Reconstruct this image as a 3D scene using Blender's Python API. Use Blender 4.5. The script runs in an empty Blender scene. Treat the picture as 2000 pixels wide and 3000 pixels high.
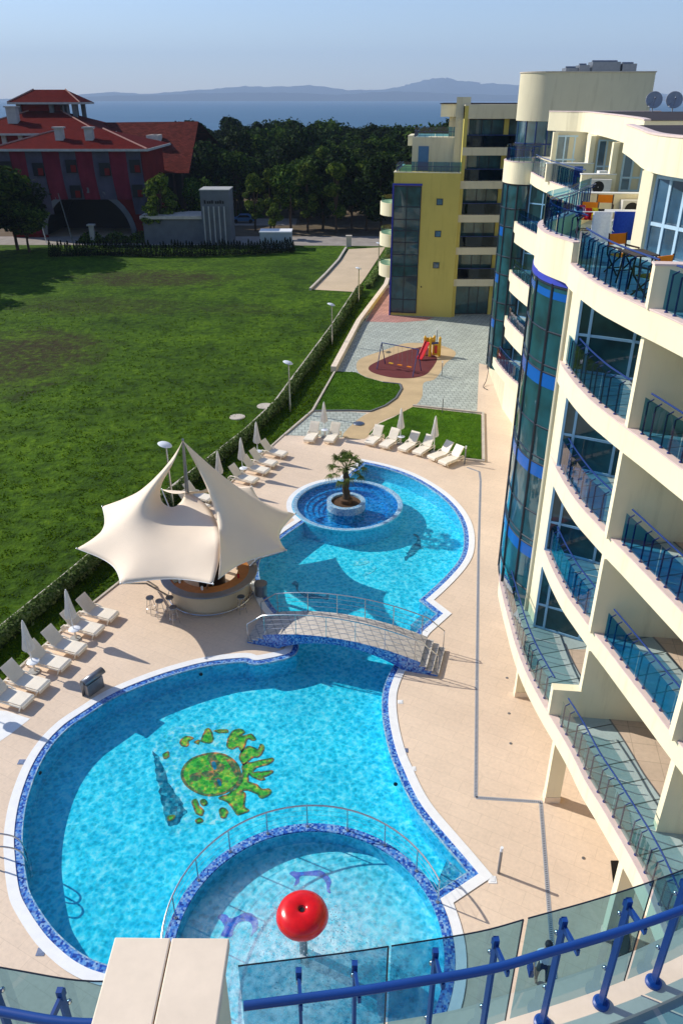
import bpy, bmesh, math, random
from mathutils import Vector, Matrix, noise
random.seed(7)
S = bpy.context.scene
C = S.collection
R = math.radians
F = 2250.0; H = 18.0; PITCH = math.atan(1214/2250)
SP, CP = math.sin(PITCH), math.cos(PITCH)

def G(x, y, z=0.0):
    """photo pixel (2000x3000) -> point on the horizontal plane at height z"""
    u = (x-1000)/F; v = (y-1500)/F
    t = (H-z)/(SP+v*CP)
    return Vector((t*u, t*(CP-v*SP), z))
def B2(x, y, z=0.0): return G(700+x/2.0907, 1250+y/2.0907, z)
def RR(x, y, z=0.0): return G(700+x/1.96, 1800+y/1.96, z)
def LL(x, y, z=0.0): return G(x/1.96, 1800+y/1.96, z)
def Q4(x, y, z=0.0): return G(800+x/2.24, 850+y/2.24, z)
def QT(x, y, z=0.0): return G(200+x/2.24, 1250+y/2.24, z)

# ------------------------------------------------------------------ materials
MATS = {}
def newmat(name):
    m = bpy.data.materials.new(name); m.use_nodes = True
    nt = m.node_tree; nt.nodes.clear()
    o = nt.nodes.new('ShaderNodeOutputMaterial')
    return m, nt, o
def N(nt, typ, **kw):
    n = nt.nodes.new(typ)
    for k, v in kw.items():
        if k.startswith('i_'):
            n.inputs[k[2:].replace('_', ' ')].default_value = v
        else: setattr(n, k, v)
    return n
def L(nt, a, b): nt.links.new(a, b)
def rgba(c): return (c[0], c[1], c[2], 1)
def mix(nt, fac, a, b, blend='MIX'):
    n = nt.nodes.new('ShaderNodeMix'); n.data_type = 'RGBA'; n.blend_type = blend
    for sock, val in ((0, fac), (6, a), (7, b)):
        if hasattr(val, 'links'): nt.links.new(val, n.inputs[sock])
        else: n.inputs[sock].default_value = val if sock == 0 else rgba(val)
    return n.outputs[2]
def ramp(nt, src, stops):
    n = nt.nodes.new('ShaderNodeValToRGB')
    e = n.color_ramp.elements
    while len(e) < len(stops): e.new(0.5)
    for el, (p, c) in zip(e, stops):
        el.position = p; el.color = rgba(c) if hasattr(c, '__len__') else (c, c, c, 1)
    nt.links.new(src, n.inputs[0]); return n.outputs[0]
def pos(nt, obj=False, rot=0.0):
    if obj:
        n = nt.nodes.new('ShaderNodeTexCoord'); s = n.outputs['Object']
    else:
        n = nt.nodes.new('ShaderNodeNewGeometry'); s = n.outputs['Position']
    if rot:
        m = N(nt, 'ShaderNodeMapping'); m.inputs['Rotation'].default_value = (0, 0, rot)
        nt.links.new(s, m.inputs[0]); s = m.outputs[0]
    return s
def noisetex(nt, src, scale, detail=3, rough=.55):
    n = N(nt, 'ShaderNodeTexNoise'); n.inputs['Scale'].default_value = scale
    n.inputs['Detail'].default_value = detail; n.inputs['Roughness'].default_value = rough
    nt.links.new(src, n.inputs['Vector']); return n.outputs[0]
def bsdf(nt, o, col, rough=.6, metal=0.0, spec=.4, bump=None, bstr=.2, bdist=.05):
    b = N(nt, 'ShaderNodeBsdfPrincipled')
    if hasattr(col, 'links'): nt.links.new(col, b.inputs['Base Color'])
    else: b.inputs['Base Color'].default_value = rgba(col)
    b.inputs['Roughness'].default_value = rough; b.inputs['Metallic'].default_value = metal
    b.inputs['Specular IOR Level'].default_value = spec
    if bump is not None:
        bn = N(nt, 'ShaderNodeBump'); bn.inputs['Strength'].default_value = bstr; bn.inputs['Distance'].default_value = bdist
        nt.links.new(bump, bn.inputs['Height']); nt.links.new(bn.outputs[0], b.inputs['Normal'])
    nt.links.new(b.outputs[0], o.inputs[0]); return b
def plain(name, col, rough=.6, metal=0.0, spec=.4, var=.12, scale=3.0, obj=False, bstr=.0):
    """plain surface with soft blotches and fine grain"""
    m, nt, o = newmat(name)
    p = pos(nt, obj)
    n1 = noisetex(nt, p, scale, 4); n2 = noisetex(nt, p, scale*14, 2)
    dk = tuple(c*(1-var) for c in col); lt = tuple(min(1, c*(1+var*.7)) for c in col)
    c1 = ramp(nt, n1, [(.3, dk), (.7, lt)])
    c2 = mix(nt, .25*min(1, var*4), c1, ramp(nt, n2, [(.3, tuple(c*.8 for c in col)), (.7, lt)]))
    bsdf(nt, o, c2, rough, metal, spec, n2 if bstr else None, bstr, .02)
    MATS[name] = m; return m
def tiles(name, col, grout, w, h, rot=0.0, mortar=.012, var=.1, rough=.6, offset=0.0, blotch=.5, bstr=.15, spec=.35):
    m, nt, o = newmat(name)
    p = pos(nt, rot=rot)
    b = N(nt, 'ShaderNodeTexBrick'); b.offset = offset
    b.inputs['Scale'].default_value = 1; b.inputs['Brick Width'].default_value = w; b.inputs['Row Height'].default_value = h
    b.inputs['Mortar Size'].default_value = mortar; b.inputs['Mortar Smooth'].default_value = .3
    b.inputs['Color1'].default_value = rgba(tuple(c*(1-var) for c in col)); b.inputs['Color2'].default_value = rgba(tuple(min(1, c*(1+var)) for c in col))
    b.inputs['Mortar'].default_value = rgba(grout)
    nt.links.new(p, b.inputs['Vector'])
    n1 = noisetex(nt, p, blotch, 5, .6); n2 = noisetex(nt, p, 9, 3)
    c = mix(nt, .8, b.outputs[0], ramp(nt, n1, [(.25, (.78, .76, .74)), (.75, (1.08, 1.07, 1.05))]), 'MULTIPLY')
    c = mix(nt, .5, c, ramp(nt, n2, [(.25, (.82, .82, .82)), (.75, (1.1, 1.1, 1.1))]), 'MULTIPLY')
    bsdf(nt, o, c, rough, 0, spec, b.outputs[1], -bstr, .01)
    MATS[name] = m; return m
def mosaic(name, cols, cell=.05, rough=.25, obj=False, blotch=None):
    """small glass tiles, each with its own colour"""
    m, nt, o = newmat(name)
    p = pos(nt, obj)
    v = N(nt, 'ShaderNodeTexVoronoi'); v.inputs['Scale'].default_value = 1/cell; v.inputs['Randomness'].default_value = .35
    nt.links.new(p, v.inputs['Vector'])
    w = N(nt, 'ShaderNodeSeparateColor'); nt.links.new(v.outputs['Color'], w.inputs[0])
    k = len(cols)
    c = ramp(nt, w.outputs[0], [(i/(k-1) if k > 1 else 0, cc) for i, cc in enumerate(cols)])
    if blotch:
        c = mix(nt, .6, c, ramp(nt, noisetex(nt, p, blotch, 3), [(.3, (.75, .8, .85)), (.7, (1.1, 1.1, 1.1))]), 'MULTIPLY')
    bsdf(nt, o, c, rough, 0, .5)
    MATS[name] = m; return m
def leafmat(name, cols, transl=.25, rough=.6):
    m, nt, o = newmat(name)
    g = N(nt, 'ShaderNodeNewGeometry')
    oi = N(nt, 'ShaderNodeObjectInfo')
    c = ramp(nt, g.outputs['Random Per Island'], [(i/(len(cols)-1), cc) for i, cc in enumerate(cols)])
    hs = N(nt, 'ShaderNodeHueSaturation'); nt.links.new(c, hs.inputs['Color'])
    mr = N(nt, 'ShaderNodeMapRange'); nt.links.new(oi.outputs['Random'], mr.inputs[0])
    mr.inputs[3].default_value = .65; mr.inputs[4].default_value = 1.25
    nt.links.new(mr.outputs[0], hs.inputs['Value'])
    b = bsdf(nt, o, hs.outputs[0], .85, 0, .08)
    t = N(nt, 'ShaderNodeBsdfTranslucent'); nt.links.new(hs.outputs[0], t.inputs[0])
    mx = N(nt, 'ShaderNodeMixShader'); mx.inputs[0].default_value = transl
    nt.links.new(b.outputs[0], mx.inputs[1]); nt.links.new(t.outputs[0], mx.inputs[2]); nt.links.new(mx.outputs[0], o.inputs[0])
    MATS[name] = m; return m
def schlick(nt, f0=.04, normal=None, k=1.0):
    lw = N(nt, 'ShaderNodeLayerWeight'); lw.inputs[0].default_value = .5
    if normal is not None: nt.links.new(normal, lw.inputs['Normal'])
    p = N(nt, 'ShaderNodeMath', operation='POWER'); nt.links.new(lw.outputs['Facing'], p.inputs[0]); p.inputs[1].default_value = 5
    a = N(nt, 'ShaderNodeMath', operation='MULTIPLY_ADD'); nt.links.new(p.outputs[0], a.inputs[0]); a.inputs[1].default_value = (1-f0)*k; a.inputs[2].default_value = f0*k; a.use_clamp = True
    return a.outputs[0]
def glass(name, tint, gl=(1, 1, 1), ior=1.5, rough=.02):
    """thin tinted pane: coloured see-through with a mirror sheen"""
    m, nt, o = newmat(name)
    t = N(nt, 'ShaderNodeBsdfTransparent'); t.inputs[0].default_value = rgba(tint)
    g = N(nt, 'ShaderNodeBsdfGlossy'); g.inputs[0].default_value = rgba(gl); g.inputs['Roughness'].default_value = rough
    mx = N(nt, 'ShaderNodeMixShader')
    nt.links.new(schlick(nt, .06), mx.inputs[0]); nt.links.new(t.outputs[0], mx.inputs[1]); nt.links.new(g.outputs[0], mx.inputs[2])
    nt.links.new(mx.outputs[0], o.inputs[0]); MATS[name] = m; return m
def darkglass(name, col, refl=.5):
    """window glass with a dark room behind it"""
    m, nt, o = newmat(name)
    p = pos(nt)
    c = ramp(nt, noisetex(nt, p, 1.3, 2), [(.35, tuple(x*.45 for x in col)), (.65, col)])
    b = bsdf(nt, o, c, .35, 0, .3)
    g = N(nt, 'ShaderNodeBsdfGlossy'); g.inputs[0].default_value = (.8, .95, 1, 1); g.inputs['Roughness'].default_value = .02
    bn = N(nt, 'ShaderNodeBump'); bn.inputs['Strength'].default_value = .04; nt.links.new(noisetex(nt, p, .9, 1), bn.inputs['Height'])
    nt.links.new(bn.outputs[0], g.inputs['Normal'])
    mx = N(nt, 'ShaderNodeMixShader')
    nt.links.new(schlick(nt, .10, None, refl), mx.inputs[0]); nt.links.new(b.outputs[0], mx.inputs[1]); nt.links.new(g.outputs[0], mx.inputs[2])
    nt.links.new(mx.outputs[0], o.inputs[0]); MATS[name] = m; return m

CREAM = (.84, .77, .58)
def stucco(name, col):
    m, nt, o = newmat(name); p = pos(nt)
    mp = N(nt, 'ShaderNodeMapping'); mp.inputs['Scale'].default_value = (2.2, 2.2, .22); nt.links.new(p, mp.inputs[0])
    n1 = noisetex(nt, mp.outputs[0], 1.6, 5, .65); n2 = noisetex(nt, p, .7, 4); n3 = noisetex(nt, p, 40, 2)
    c = mix(nt, .55, ramp(nt, n2, [(.3, tuple(x*.93 for x in col)), (.7, col)]), ramp(nt, n1, [(.28, (.74, .72, .68)), (.46, (1, 1, 1)), (.8, (1.02, 1.02, 1.0))]), 'MULTIPLY')
    bsdf(nt, o, c, .8, 0, .2, n3, .12, .01); MATS[name] = m
stucco('cream', (.86, .77, .53))
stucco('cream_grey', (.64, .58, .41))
plain('stone_cap', (.82, .67, .50), .6, 0, .3, .14, 2.5)
plain('pink_coping', (.72, .56, .50), .6, 0, .3, .1, 4)
stucco('yellow_wall', (.55, .46, .12))
plain('white_paint', (.80, .80, .78), .5, 0, .4, .06, 4)
plain('white_plastic', (.86, .77, .62), .45, 0, .4, .05, 5, True)
plain('blue_steel', (.008, .055, .25), .4, 0, .5, .1, 6)
plain('blue_steel_rail', (.009,.034,.17), .35, 0, .5, .1, 6)
plain('hedge_core', (.02,.035,.010), .95, 0, .1, .2, 3)
plain('blue_steel_dark', (.012, .035, .16), .4, 0, .5, .1, 6)
plain('blue_spandrel', (.008, .10, .38), .2, 0, .5, .05, 2)
plain('blue_band', (.05, .07, .45), .4, 0, .4, .1, 3)
plain('frame_dark', (.012, .02, .035), .4, 0, .4, .1, 6)
plain('frame_blue', (.22, .42, .62), .4, 0, .4, .1, 4)
plain('steel', (.55, .56, .58), .25, .9, .5, .08, 6)
plain('steel_grey', (.22, .23, .25), .35, .6, .5, .1, 5)
plain('concrete', (.36, .36, .34), .85, 0, .2, .2, 1.5)
plain('concrete_dark', (.13, .14, .15), .85, 0, .2, .2, .8)
plain('kerb', (.52, .46, .38), .85, 0, .2, .18, 2)
plain('roof_dark', (.035, .028, .03), .9, 0, .2, .25, 1)
plain('orange_fabric', (.75, .22, .01), .8, 0, .2, .08, 8, True)
plain('wood_dark', (.035, .02, .012), .5, 0, .4, .2, 8, True)
plain('wood_orange', (.42, .17, .045), .45, 0, .4, .25, 5)
plain('red_gloss', (.66, .004, .004), .24, 0, .5, .14, 7)
plain('red_plastic', (.62, .02, .02), .35, 0, .5, .06, 5)
plain('yellow_plastic', (.75, .42, .01), .35, 0, .5, .06, 5)
plain('towel_blue', (.015, .05, .33), .95, 0, .1, .2, 20, True)
plain('towel_white', (.75, .77, .80), .95, 0, .1, .1, 20, True)
plain('cloth_yellow', (.65, .55, .03), .95, 0, .1, .2, 20, True)
plain('cloth_red', (.5, .02, .03), .95, 0, .1, .2, 20, True)
plain('bar_front', (.52,.42,.28), .3, .0, .5, .08, 2)
plain('frame_sky', (.45,.62,.74), .4, 0, .4, .06, 4)
plain('dish_grey', (.30,.31,.33), .5, .2, .4, .1, 5)
plain('blue_frame', (.02,.03,.32), .4, 0, .4, .08, 3)
plain('door_blue', (.05,.15,.30), .4, 0, .4, .08, 3)
plain('ridge_pink', (.32, .17, .14), .9, 0, .2, .1, 3)
plain('container_grey', (.34,.40,.44), .5, 0, .3, .1, 1)

plain('drain_grey', (.36,.38,.42), .5, .2, .4, .1, 5)
plain('car_dark', (.03,.032,.036), .3, .2, .5, .05, 5)
plain('canvas', (.85, .70, .53), .7, 0, .25, .05, .7)
plain('umbrella_cloth', (.72, .69, .63), .8, 0, .2, .08, 5, True)
plain('hotel_red', (.15, .012, .010), .9, 0, .1, .3, .5)
plain('net_grey', (.075, .07, .095), .9, 0, .1, .25, .8)
plain('net_red', (.15, .016, .030), .9, 0, .1, .3, .7)
plain('black', (.006, .006, .007), .5, 0, .3, .1, 3)
plain('bark', (.07, .05, .035), .95, 0, .1, .3, 6, True, .4)
plain('soil', (.10, .06, .035), .95, 0, .1, .3, 3)
plain('skin', (.42, .22, .14), .55, 0, .3, .05, 10, True)
plain('hair', (.025, .015, .01), .6, 0, .3, .1, 10, True)
plain('shirt_white', (.72, .74, .78), .9, 0, .1, .1, 8, True)
plain('cloth_dark', (.03, .03, .04), .9, 0, .1, .1, 8, True)
plain('cloth_blue', (.02, .05, .25), .9, 0, .1, .1, 8, True)
plain('ac_white', (.62, .60, .55), .5, 0, .4, .06, 6)
plain('lamp_white', (.78, .80, .82), .3, 0, .5, .05, 6)
plain('ground_brown', (.13, .10, .065), .95, 0, .1, .35, .3)
plain('asphalt', (.30, .265, .23), .9, 0, .2, .25, .7)
plain('sand_path', (.58, .45, .30), .9, 0, .15, .12, .35)
plain('rubber_yellow', (.53, .39, .22), .9, 0, .15, .14, .8)
plain('rubber_red', (.13, .032, .032), .9, 0, .15, .14, .8)
plain('path_tan', (.50, .36, .22), .9, 0, .15, .12, 1.2)
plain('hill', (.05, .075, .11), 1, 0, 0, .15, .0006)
tiles('deck_tiles', (.76, .60, .45), (.655, .51, .375), .9, .45, R(28), .008, .018, .6, .5, .22)
tiles('paving_grey', (.42, .46, .41), (.22, .25, .22), .42, .42, R(-4), .03, .12, .8, .5, .35)
tiles('paving_red', (.48, .24, .20), (.30, .15, .13), .42, .42, R(-4), .03, .12, .8, .5, .35)
tiles('balcony_tiles', (.40, .50, .50), (.10, .13, .13), 6.0, .62, R(-14), .022, .04, .45, .0, .7)
tiles('balcony_beige', (.60, .47, .36), (.42, .33, .25), .6, .6, R(10), .01, .04, .5, .0, .7)
tiles('terrace_tiles', (.33, .43, .40), (.62, .58, .5), .62, .62, R(-14), .016, .05, .45, .0, .9)
tiles('roof_tiles', (.115, .010, .007), (.06, .005, .004), .35, .25, 0, .03, .2, .8, .5, .5, spec=.02)
tiles('roof_brown', (.10, .020, .014), (.06, .016, .012), .6, .4, 0, .05, .35, .9, .5, .35, spec=.02)
tiles('bridge_tiles', (.58, .53, .46), (.30, .29, .28), .30, .30, R(-15), .02, .05, .5, .0, .8)
mosaic('pool_mosaic', [(.14, .72, .84), (.18, .80, .89), (.22, .85, .91), (.15, .75, .86)], .09, .3, blotch=.5)
mosaic('pool_wall', [(.05, .40, .62), (.09, .54, .74), (.14, .62, .80), (.07, .46, .68)], .07, .3)
mosaic('kids_mosaic', [(.26, .76, .85), (.34, .82, .88), (.22, .72, .83), (.44, .85, .90)], .09, .3, blotch=.9)
mosaic('band_mosaic', [(.01, .035, .22), (.02, .10, .45), (.07, .25, .60), (.25, .42, .65), (.01, .06, .34)], .055, .25)
mosaic('jacuzzi_mosaic', [(.03, .22, .55), (.06, .36, .70), (.10, .46, .78)], .06, .3)
mosaic('planter_mosaic', [(.14, .36, .52), (.35, .52, .62), (.07, .22, .42), (.50, .58, .60)], .06, .3)
mosaic('emblem_green', [(.36, .50, .02), (.52, .58, .03), (.66, .62, .05), (.26, .38, .02), (.66, .30, .05)], .10, .3)
mosaic('emblem_brown', [(.60, .15, .04), (.85, .22, .06), (.40, .16, .05), (.70, .34, .06)], .10, .3)
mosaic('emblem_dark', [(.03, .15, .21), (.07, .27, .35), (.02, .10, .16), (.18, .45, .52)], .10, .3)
mosaic('emblem_pale', [(.30, .74, .82), (.40, .80, .80), (.22, .70, .88), (.48, .80, .74)], .10, .3)
mosaic('emblem_violet', [(.05, .08, .50), (.10, .10, .60), (.05, .20, .68)], .09, .3)
mosaic('print_cloth', [(.15, .02, .25), (.6, .5, .6), (.4, .02, .05), (.05, .02, .3)], .07, .9, True)
leafmat('leaf_dark', [(.002, .008, .001), (.006, .020, .003), (.014, .036, .004), (.035, .065, .009)], .15)
leafmat('leaf_mid', [(.005, .017, .002), (.018, .048, .005), (.048, .095, .009), (.10, .15, .017)], .2)
leafmat('leaf_light', [(.016, .040, .004), (.05, .095, .009), (.11, .16, .015), (.18, .22, .03)], .25)
leafmat('leaf_hedge', [(.05, .10, .018), (.10, .17, .03), (.17, .24, .06), (.28, .34, .13)], .25)
leafmat('leaf_palm', [(.03, .06, .012), (.06, .10, .02), (.10, .14, .03), (.18, .20, .06)], .25)
leafmat('leaf_conifer', [(.002, .006, .002), (.004, .011, .003), (.007, .018, .004)], .0)
leafmat('grass_blades', [(.024, .062, .001), (.050, .110, .002), (.088, .165, .003), (.14, .205, .006)], .45)
leafmat('grass_dense', [(.035, .11, .002), (.055, .145, .003), (.085, .185, .005)], .45)
glass('rail_glass_near', (.27,.49,.60))
glass('loggia_glass', (.07,.15,.24), (.25,.35,.5))
glass('rail_glass', (.11, .35, .55))
glass('rail_glass_grey', (.36, .56, .58))
glass('rail_glass_blue', (.07, .36, .64))
darkglass('bay_glass', (.010, .085, .115), 1.0)
darkglass('window_glass', (.010, .055, .055), .8)
darkglass('window_blue', (.05, .13, .22), .8)
darkglass('window_teal', (.010, .065, .085), .45)

def lawnmat(name, cols, patch=None):
    m, nt, o = newmat(name)
    p = pos(nt)
    n1 = noisetex(nt, p, .06, 5, .6); n2 = noisetex(nt, p, 1.6, 5, .7); n3 = noisetex(nt, p, .35, 4, .65)
    c = ramp(nt, n2, [(.30, cols[0]), (.5, cols[1]), (.72, cols[2])])
    c = mix(nt, .8, c, ramp(nt, n3, [(.32, (.34, .40, .34)), (.5, (.95, .97, .9)), (.72, (1.45, 1.3, 1.1))]), 'MULTIPLY')
    c = mix(nt, .7, c, ramp(nt, n1, [(.36, (.55, .58, .55)), (.64, (1.35, 1.25, 1.0))]), 'MULTIPLY')
    if patch:
        # bare earth patches with ragged edges
        for (cx, cy, rx, ry, amt) in patch:
            mp = N(nt, 'ShaderNodeMapping'); mp.vector_type = 'POINT'
            mp.inputs['Location'].default_value = (-cx/rx, -cy/ry, 0); mp.inputs['Scale'].default_value = (1/rx, 1/ry, 0)
            nt.links.new(p, mp.inputs[0])
            ln = N(nt, 'ShaderNodeVectorMath', operation='LENGTH'); nt.links.new(mp.outputs[0], ln.inputs[0])
            ad = N(nt, 'ShaderNodeMath', operation='MULTIPLY_ADD'); nt.links.new(n3, ad.inputs[0]); ad.inputs[1].default_value = 1.6; nt.links.new(ln.outputs[1], ad.inputs[2])
            k = ramp(nt, ad.outputs[0], [(.0, 0.0), (.9, amt), (.99, 0.0)])
            sub = N(nt, 'ShaderNodeMath', operation='MULTIPLY_ADD'); nt.links.new(ad.outputs[0], sub.inputs[0]); sub.inputs[1].default_value = -1.6; sub.inputs[2].default_value = 3.2; sub.use_clamp = True
            ml = N(nt, 'ShaderNodeMath', operation='MULTIPLY'); nt.links.new(sub.outputs[0], ml.inputs[0]); ml.inputs[1].default_value = amt
            rg = ramp(nt, n2, [(.38, 1.0), (.62, .35)]); mg = N(nt, 'ShaderNodeMath', operation='MULTIPLY'); nt.links.new(ml.outputs[0], mg.inputs[0]); nt.links.new(rg, mg.inputs[1])
            c = mix(nt, mg.outputs[0], c, (.036, .025, .011))
    bsdf(nt, o, c, .95, 0, .1, n2, 1.0, .25)
    MATS[name] = m; return m

def watermat(name, tint, c_amt, scale, wave=.12, foam=0.0):
    """clear rippled water: see-through with a sheen; bright caustic nets are painted into its see-through colour"""
    m, nt, o = newmat(name)
    p = pos(nt)
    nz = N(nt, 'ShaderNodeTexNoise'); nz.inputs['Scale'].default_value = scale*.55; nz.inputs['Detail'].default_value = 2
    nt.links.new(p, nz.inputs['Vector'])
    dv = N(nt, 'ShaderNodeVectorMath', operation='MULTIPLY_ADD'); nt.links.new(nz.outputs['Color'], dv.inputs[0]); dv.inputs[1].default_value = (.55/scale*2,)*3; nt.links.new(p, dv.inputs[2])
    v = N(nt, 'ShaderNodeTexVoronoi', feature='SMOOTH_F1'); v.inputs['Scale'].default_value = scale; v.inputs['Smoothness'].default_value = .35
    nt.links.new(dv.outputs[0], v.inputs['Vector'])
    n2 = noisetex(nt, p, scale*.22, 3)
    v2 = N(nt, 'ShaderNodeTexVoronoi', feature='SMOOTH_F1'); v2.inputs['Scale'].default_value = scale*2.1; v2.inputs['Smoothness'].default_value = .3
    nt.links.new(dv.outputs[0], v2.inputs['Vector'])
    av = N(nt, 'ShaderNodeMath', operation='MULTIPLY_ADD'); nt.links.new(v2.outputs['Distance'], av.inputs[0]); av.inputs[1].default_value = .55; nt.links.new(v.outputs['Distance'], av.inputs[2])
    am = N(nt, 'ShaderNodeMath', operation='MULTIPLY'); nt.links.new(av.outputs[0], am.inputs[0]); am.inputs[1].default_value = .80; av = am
    k = ramp(nt, av.outputs[0], [(.36, tuple(t*(1-c_amt) for t in tint)), (.58, tint), (.70, tuple(t+(1-t)*.40 for t in tint)), (.82, (1, 1, 1))])  # painted caustics: cell noise brightens the transmission colour in nets
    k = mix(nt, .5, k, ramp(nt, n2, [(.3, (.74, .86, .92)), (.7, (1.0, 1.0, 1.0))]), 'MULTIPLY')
    t = N(nt, 'ShaderNodeBsdfTransparent'); nt.links.new(k, t.inputs[0])
    g = N(nt, 'ShaderNodeBsdfGlossy'); g.inputs['Roughness'].default_value = .06
    w = N(nt, 'ShaderNodeTexNoise'); w.inputs['Scale'].default_value = scale*.9; w.inputs['Detail'].default_value = 3; nt.links.new(p, w.inputs['Vector'])
    bn = N(nt, 'ShaderNodeBump'); bn.inputs['Strength'].default_value = wave; bn.inputs['Distance'].default_value = .3; nt.links.new(w.outputs[0], bn.inputs['Height'])
    nt.links.new(bn.outputs[0], g.inputs['Normal'])
    mx = N(nt, 'ShaderNodeMixShader')
    nt.links.new(schlick(nt, .02, bn.outputs[0]), mx.inputs[0]); nt.links.new(t.outputs[0], mx.inputs[1]); nt.links.new(g.outputs[0], mx.inputs[2])
    last = mx.outputs[0]
    if foam:
        d = N(nt, 'ShaderNodeBsdfDiffuse'); d.inputs[0].default_value = (.75, .88, .92, 1)
        ml = N(nt, 'ShaderNodeMapping'); ml.inputs['Location'].default_value = (.95, -10.6, 0); nt.links.new(p, ml.inputs[0])
        sp = N(nt, 'ShaderNodeVectorMath', operation='LENGTH'); nt.links.new(ml.outputs[0], sp.inputs[0])
        fr = ramp(nt, sp.outputs[1], [(0, foam), (.15, foam), (1.0, .0)])
        n3 = noisetex(nt, p, 6, 4, .7)
        m1 = N(nt, 'ShaderNodeMapRange'); nt.links.new(sp.outputs[1], m1.inputs[0]); m1.inputs[1].default_value = .7; m1.inputs[2].default_value = 3.3; m1.inputs[3].default_value = foam; m1.inputs[4].default_value = .0
        m2 = N(nt, 'ShaderNodeMapRange'); nt.links.new(n3, m2.inputs[0]); m2.inputs[1].default_value = .28; m2.inputs[2].default_value = .66
        m3 = N(nt, 'ShaderNodeMath', operation='MULTIPLY'); nt.links.new(m1.outputs[0], m3.inputs[0]); nt.links.new(m2.outputs[0], m3.inputs[1])
        mf = N(nt, 'ShaderNodeMixShader'); nt.links.new(m3.outputs[0], mf.inputs[0]); nt.links.new(last, mf.inputs[1]); nt.links.new(d.outputs[0], mf.inputs[2]); last = mf.outputs[0]
    nt.links.new(last, o.inputs[0]); MATS[name] = m; return m
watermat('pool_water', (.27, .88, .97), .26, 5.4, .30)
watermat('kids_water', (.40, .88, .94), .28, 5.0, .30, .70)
def seamat():
    m, nt, o = newmat('sea')
    p = pos(nt)
    mp = N(nt, 'ShaderNodeMapping'); mp.inputs['Scale'].default_value = (.25, 1, 1); nt.links.new(p, mp.inputs[0])
    n1 = noisetex(nt, mp.outputs[0], .02, 5, .6)
    c = ramp(nt, n1, [(.3, (.016, .075, .14)), (.7, (.028, .105, .18))])
    bsdf(nt, o, c, .45, 0, .2, noisetex(nt, p, .15, 3), .5, 1.0)
    MATS['sea'] = m
seamat()

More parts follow.
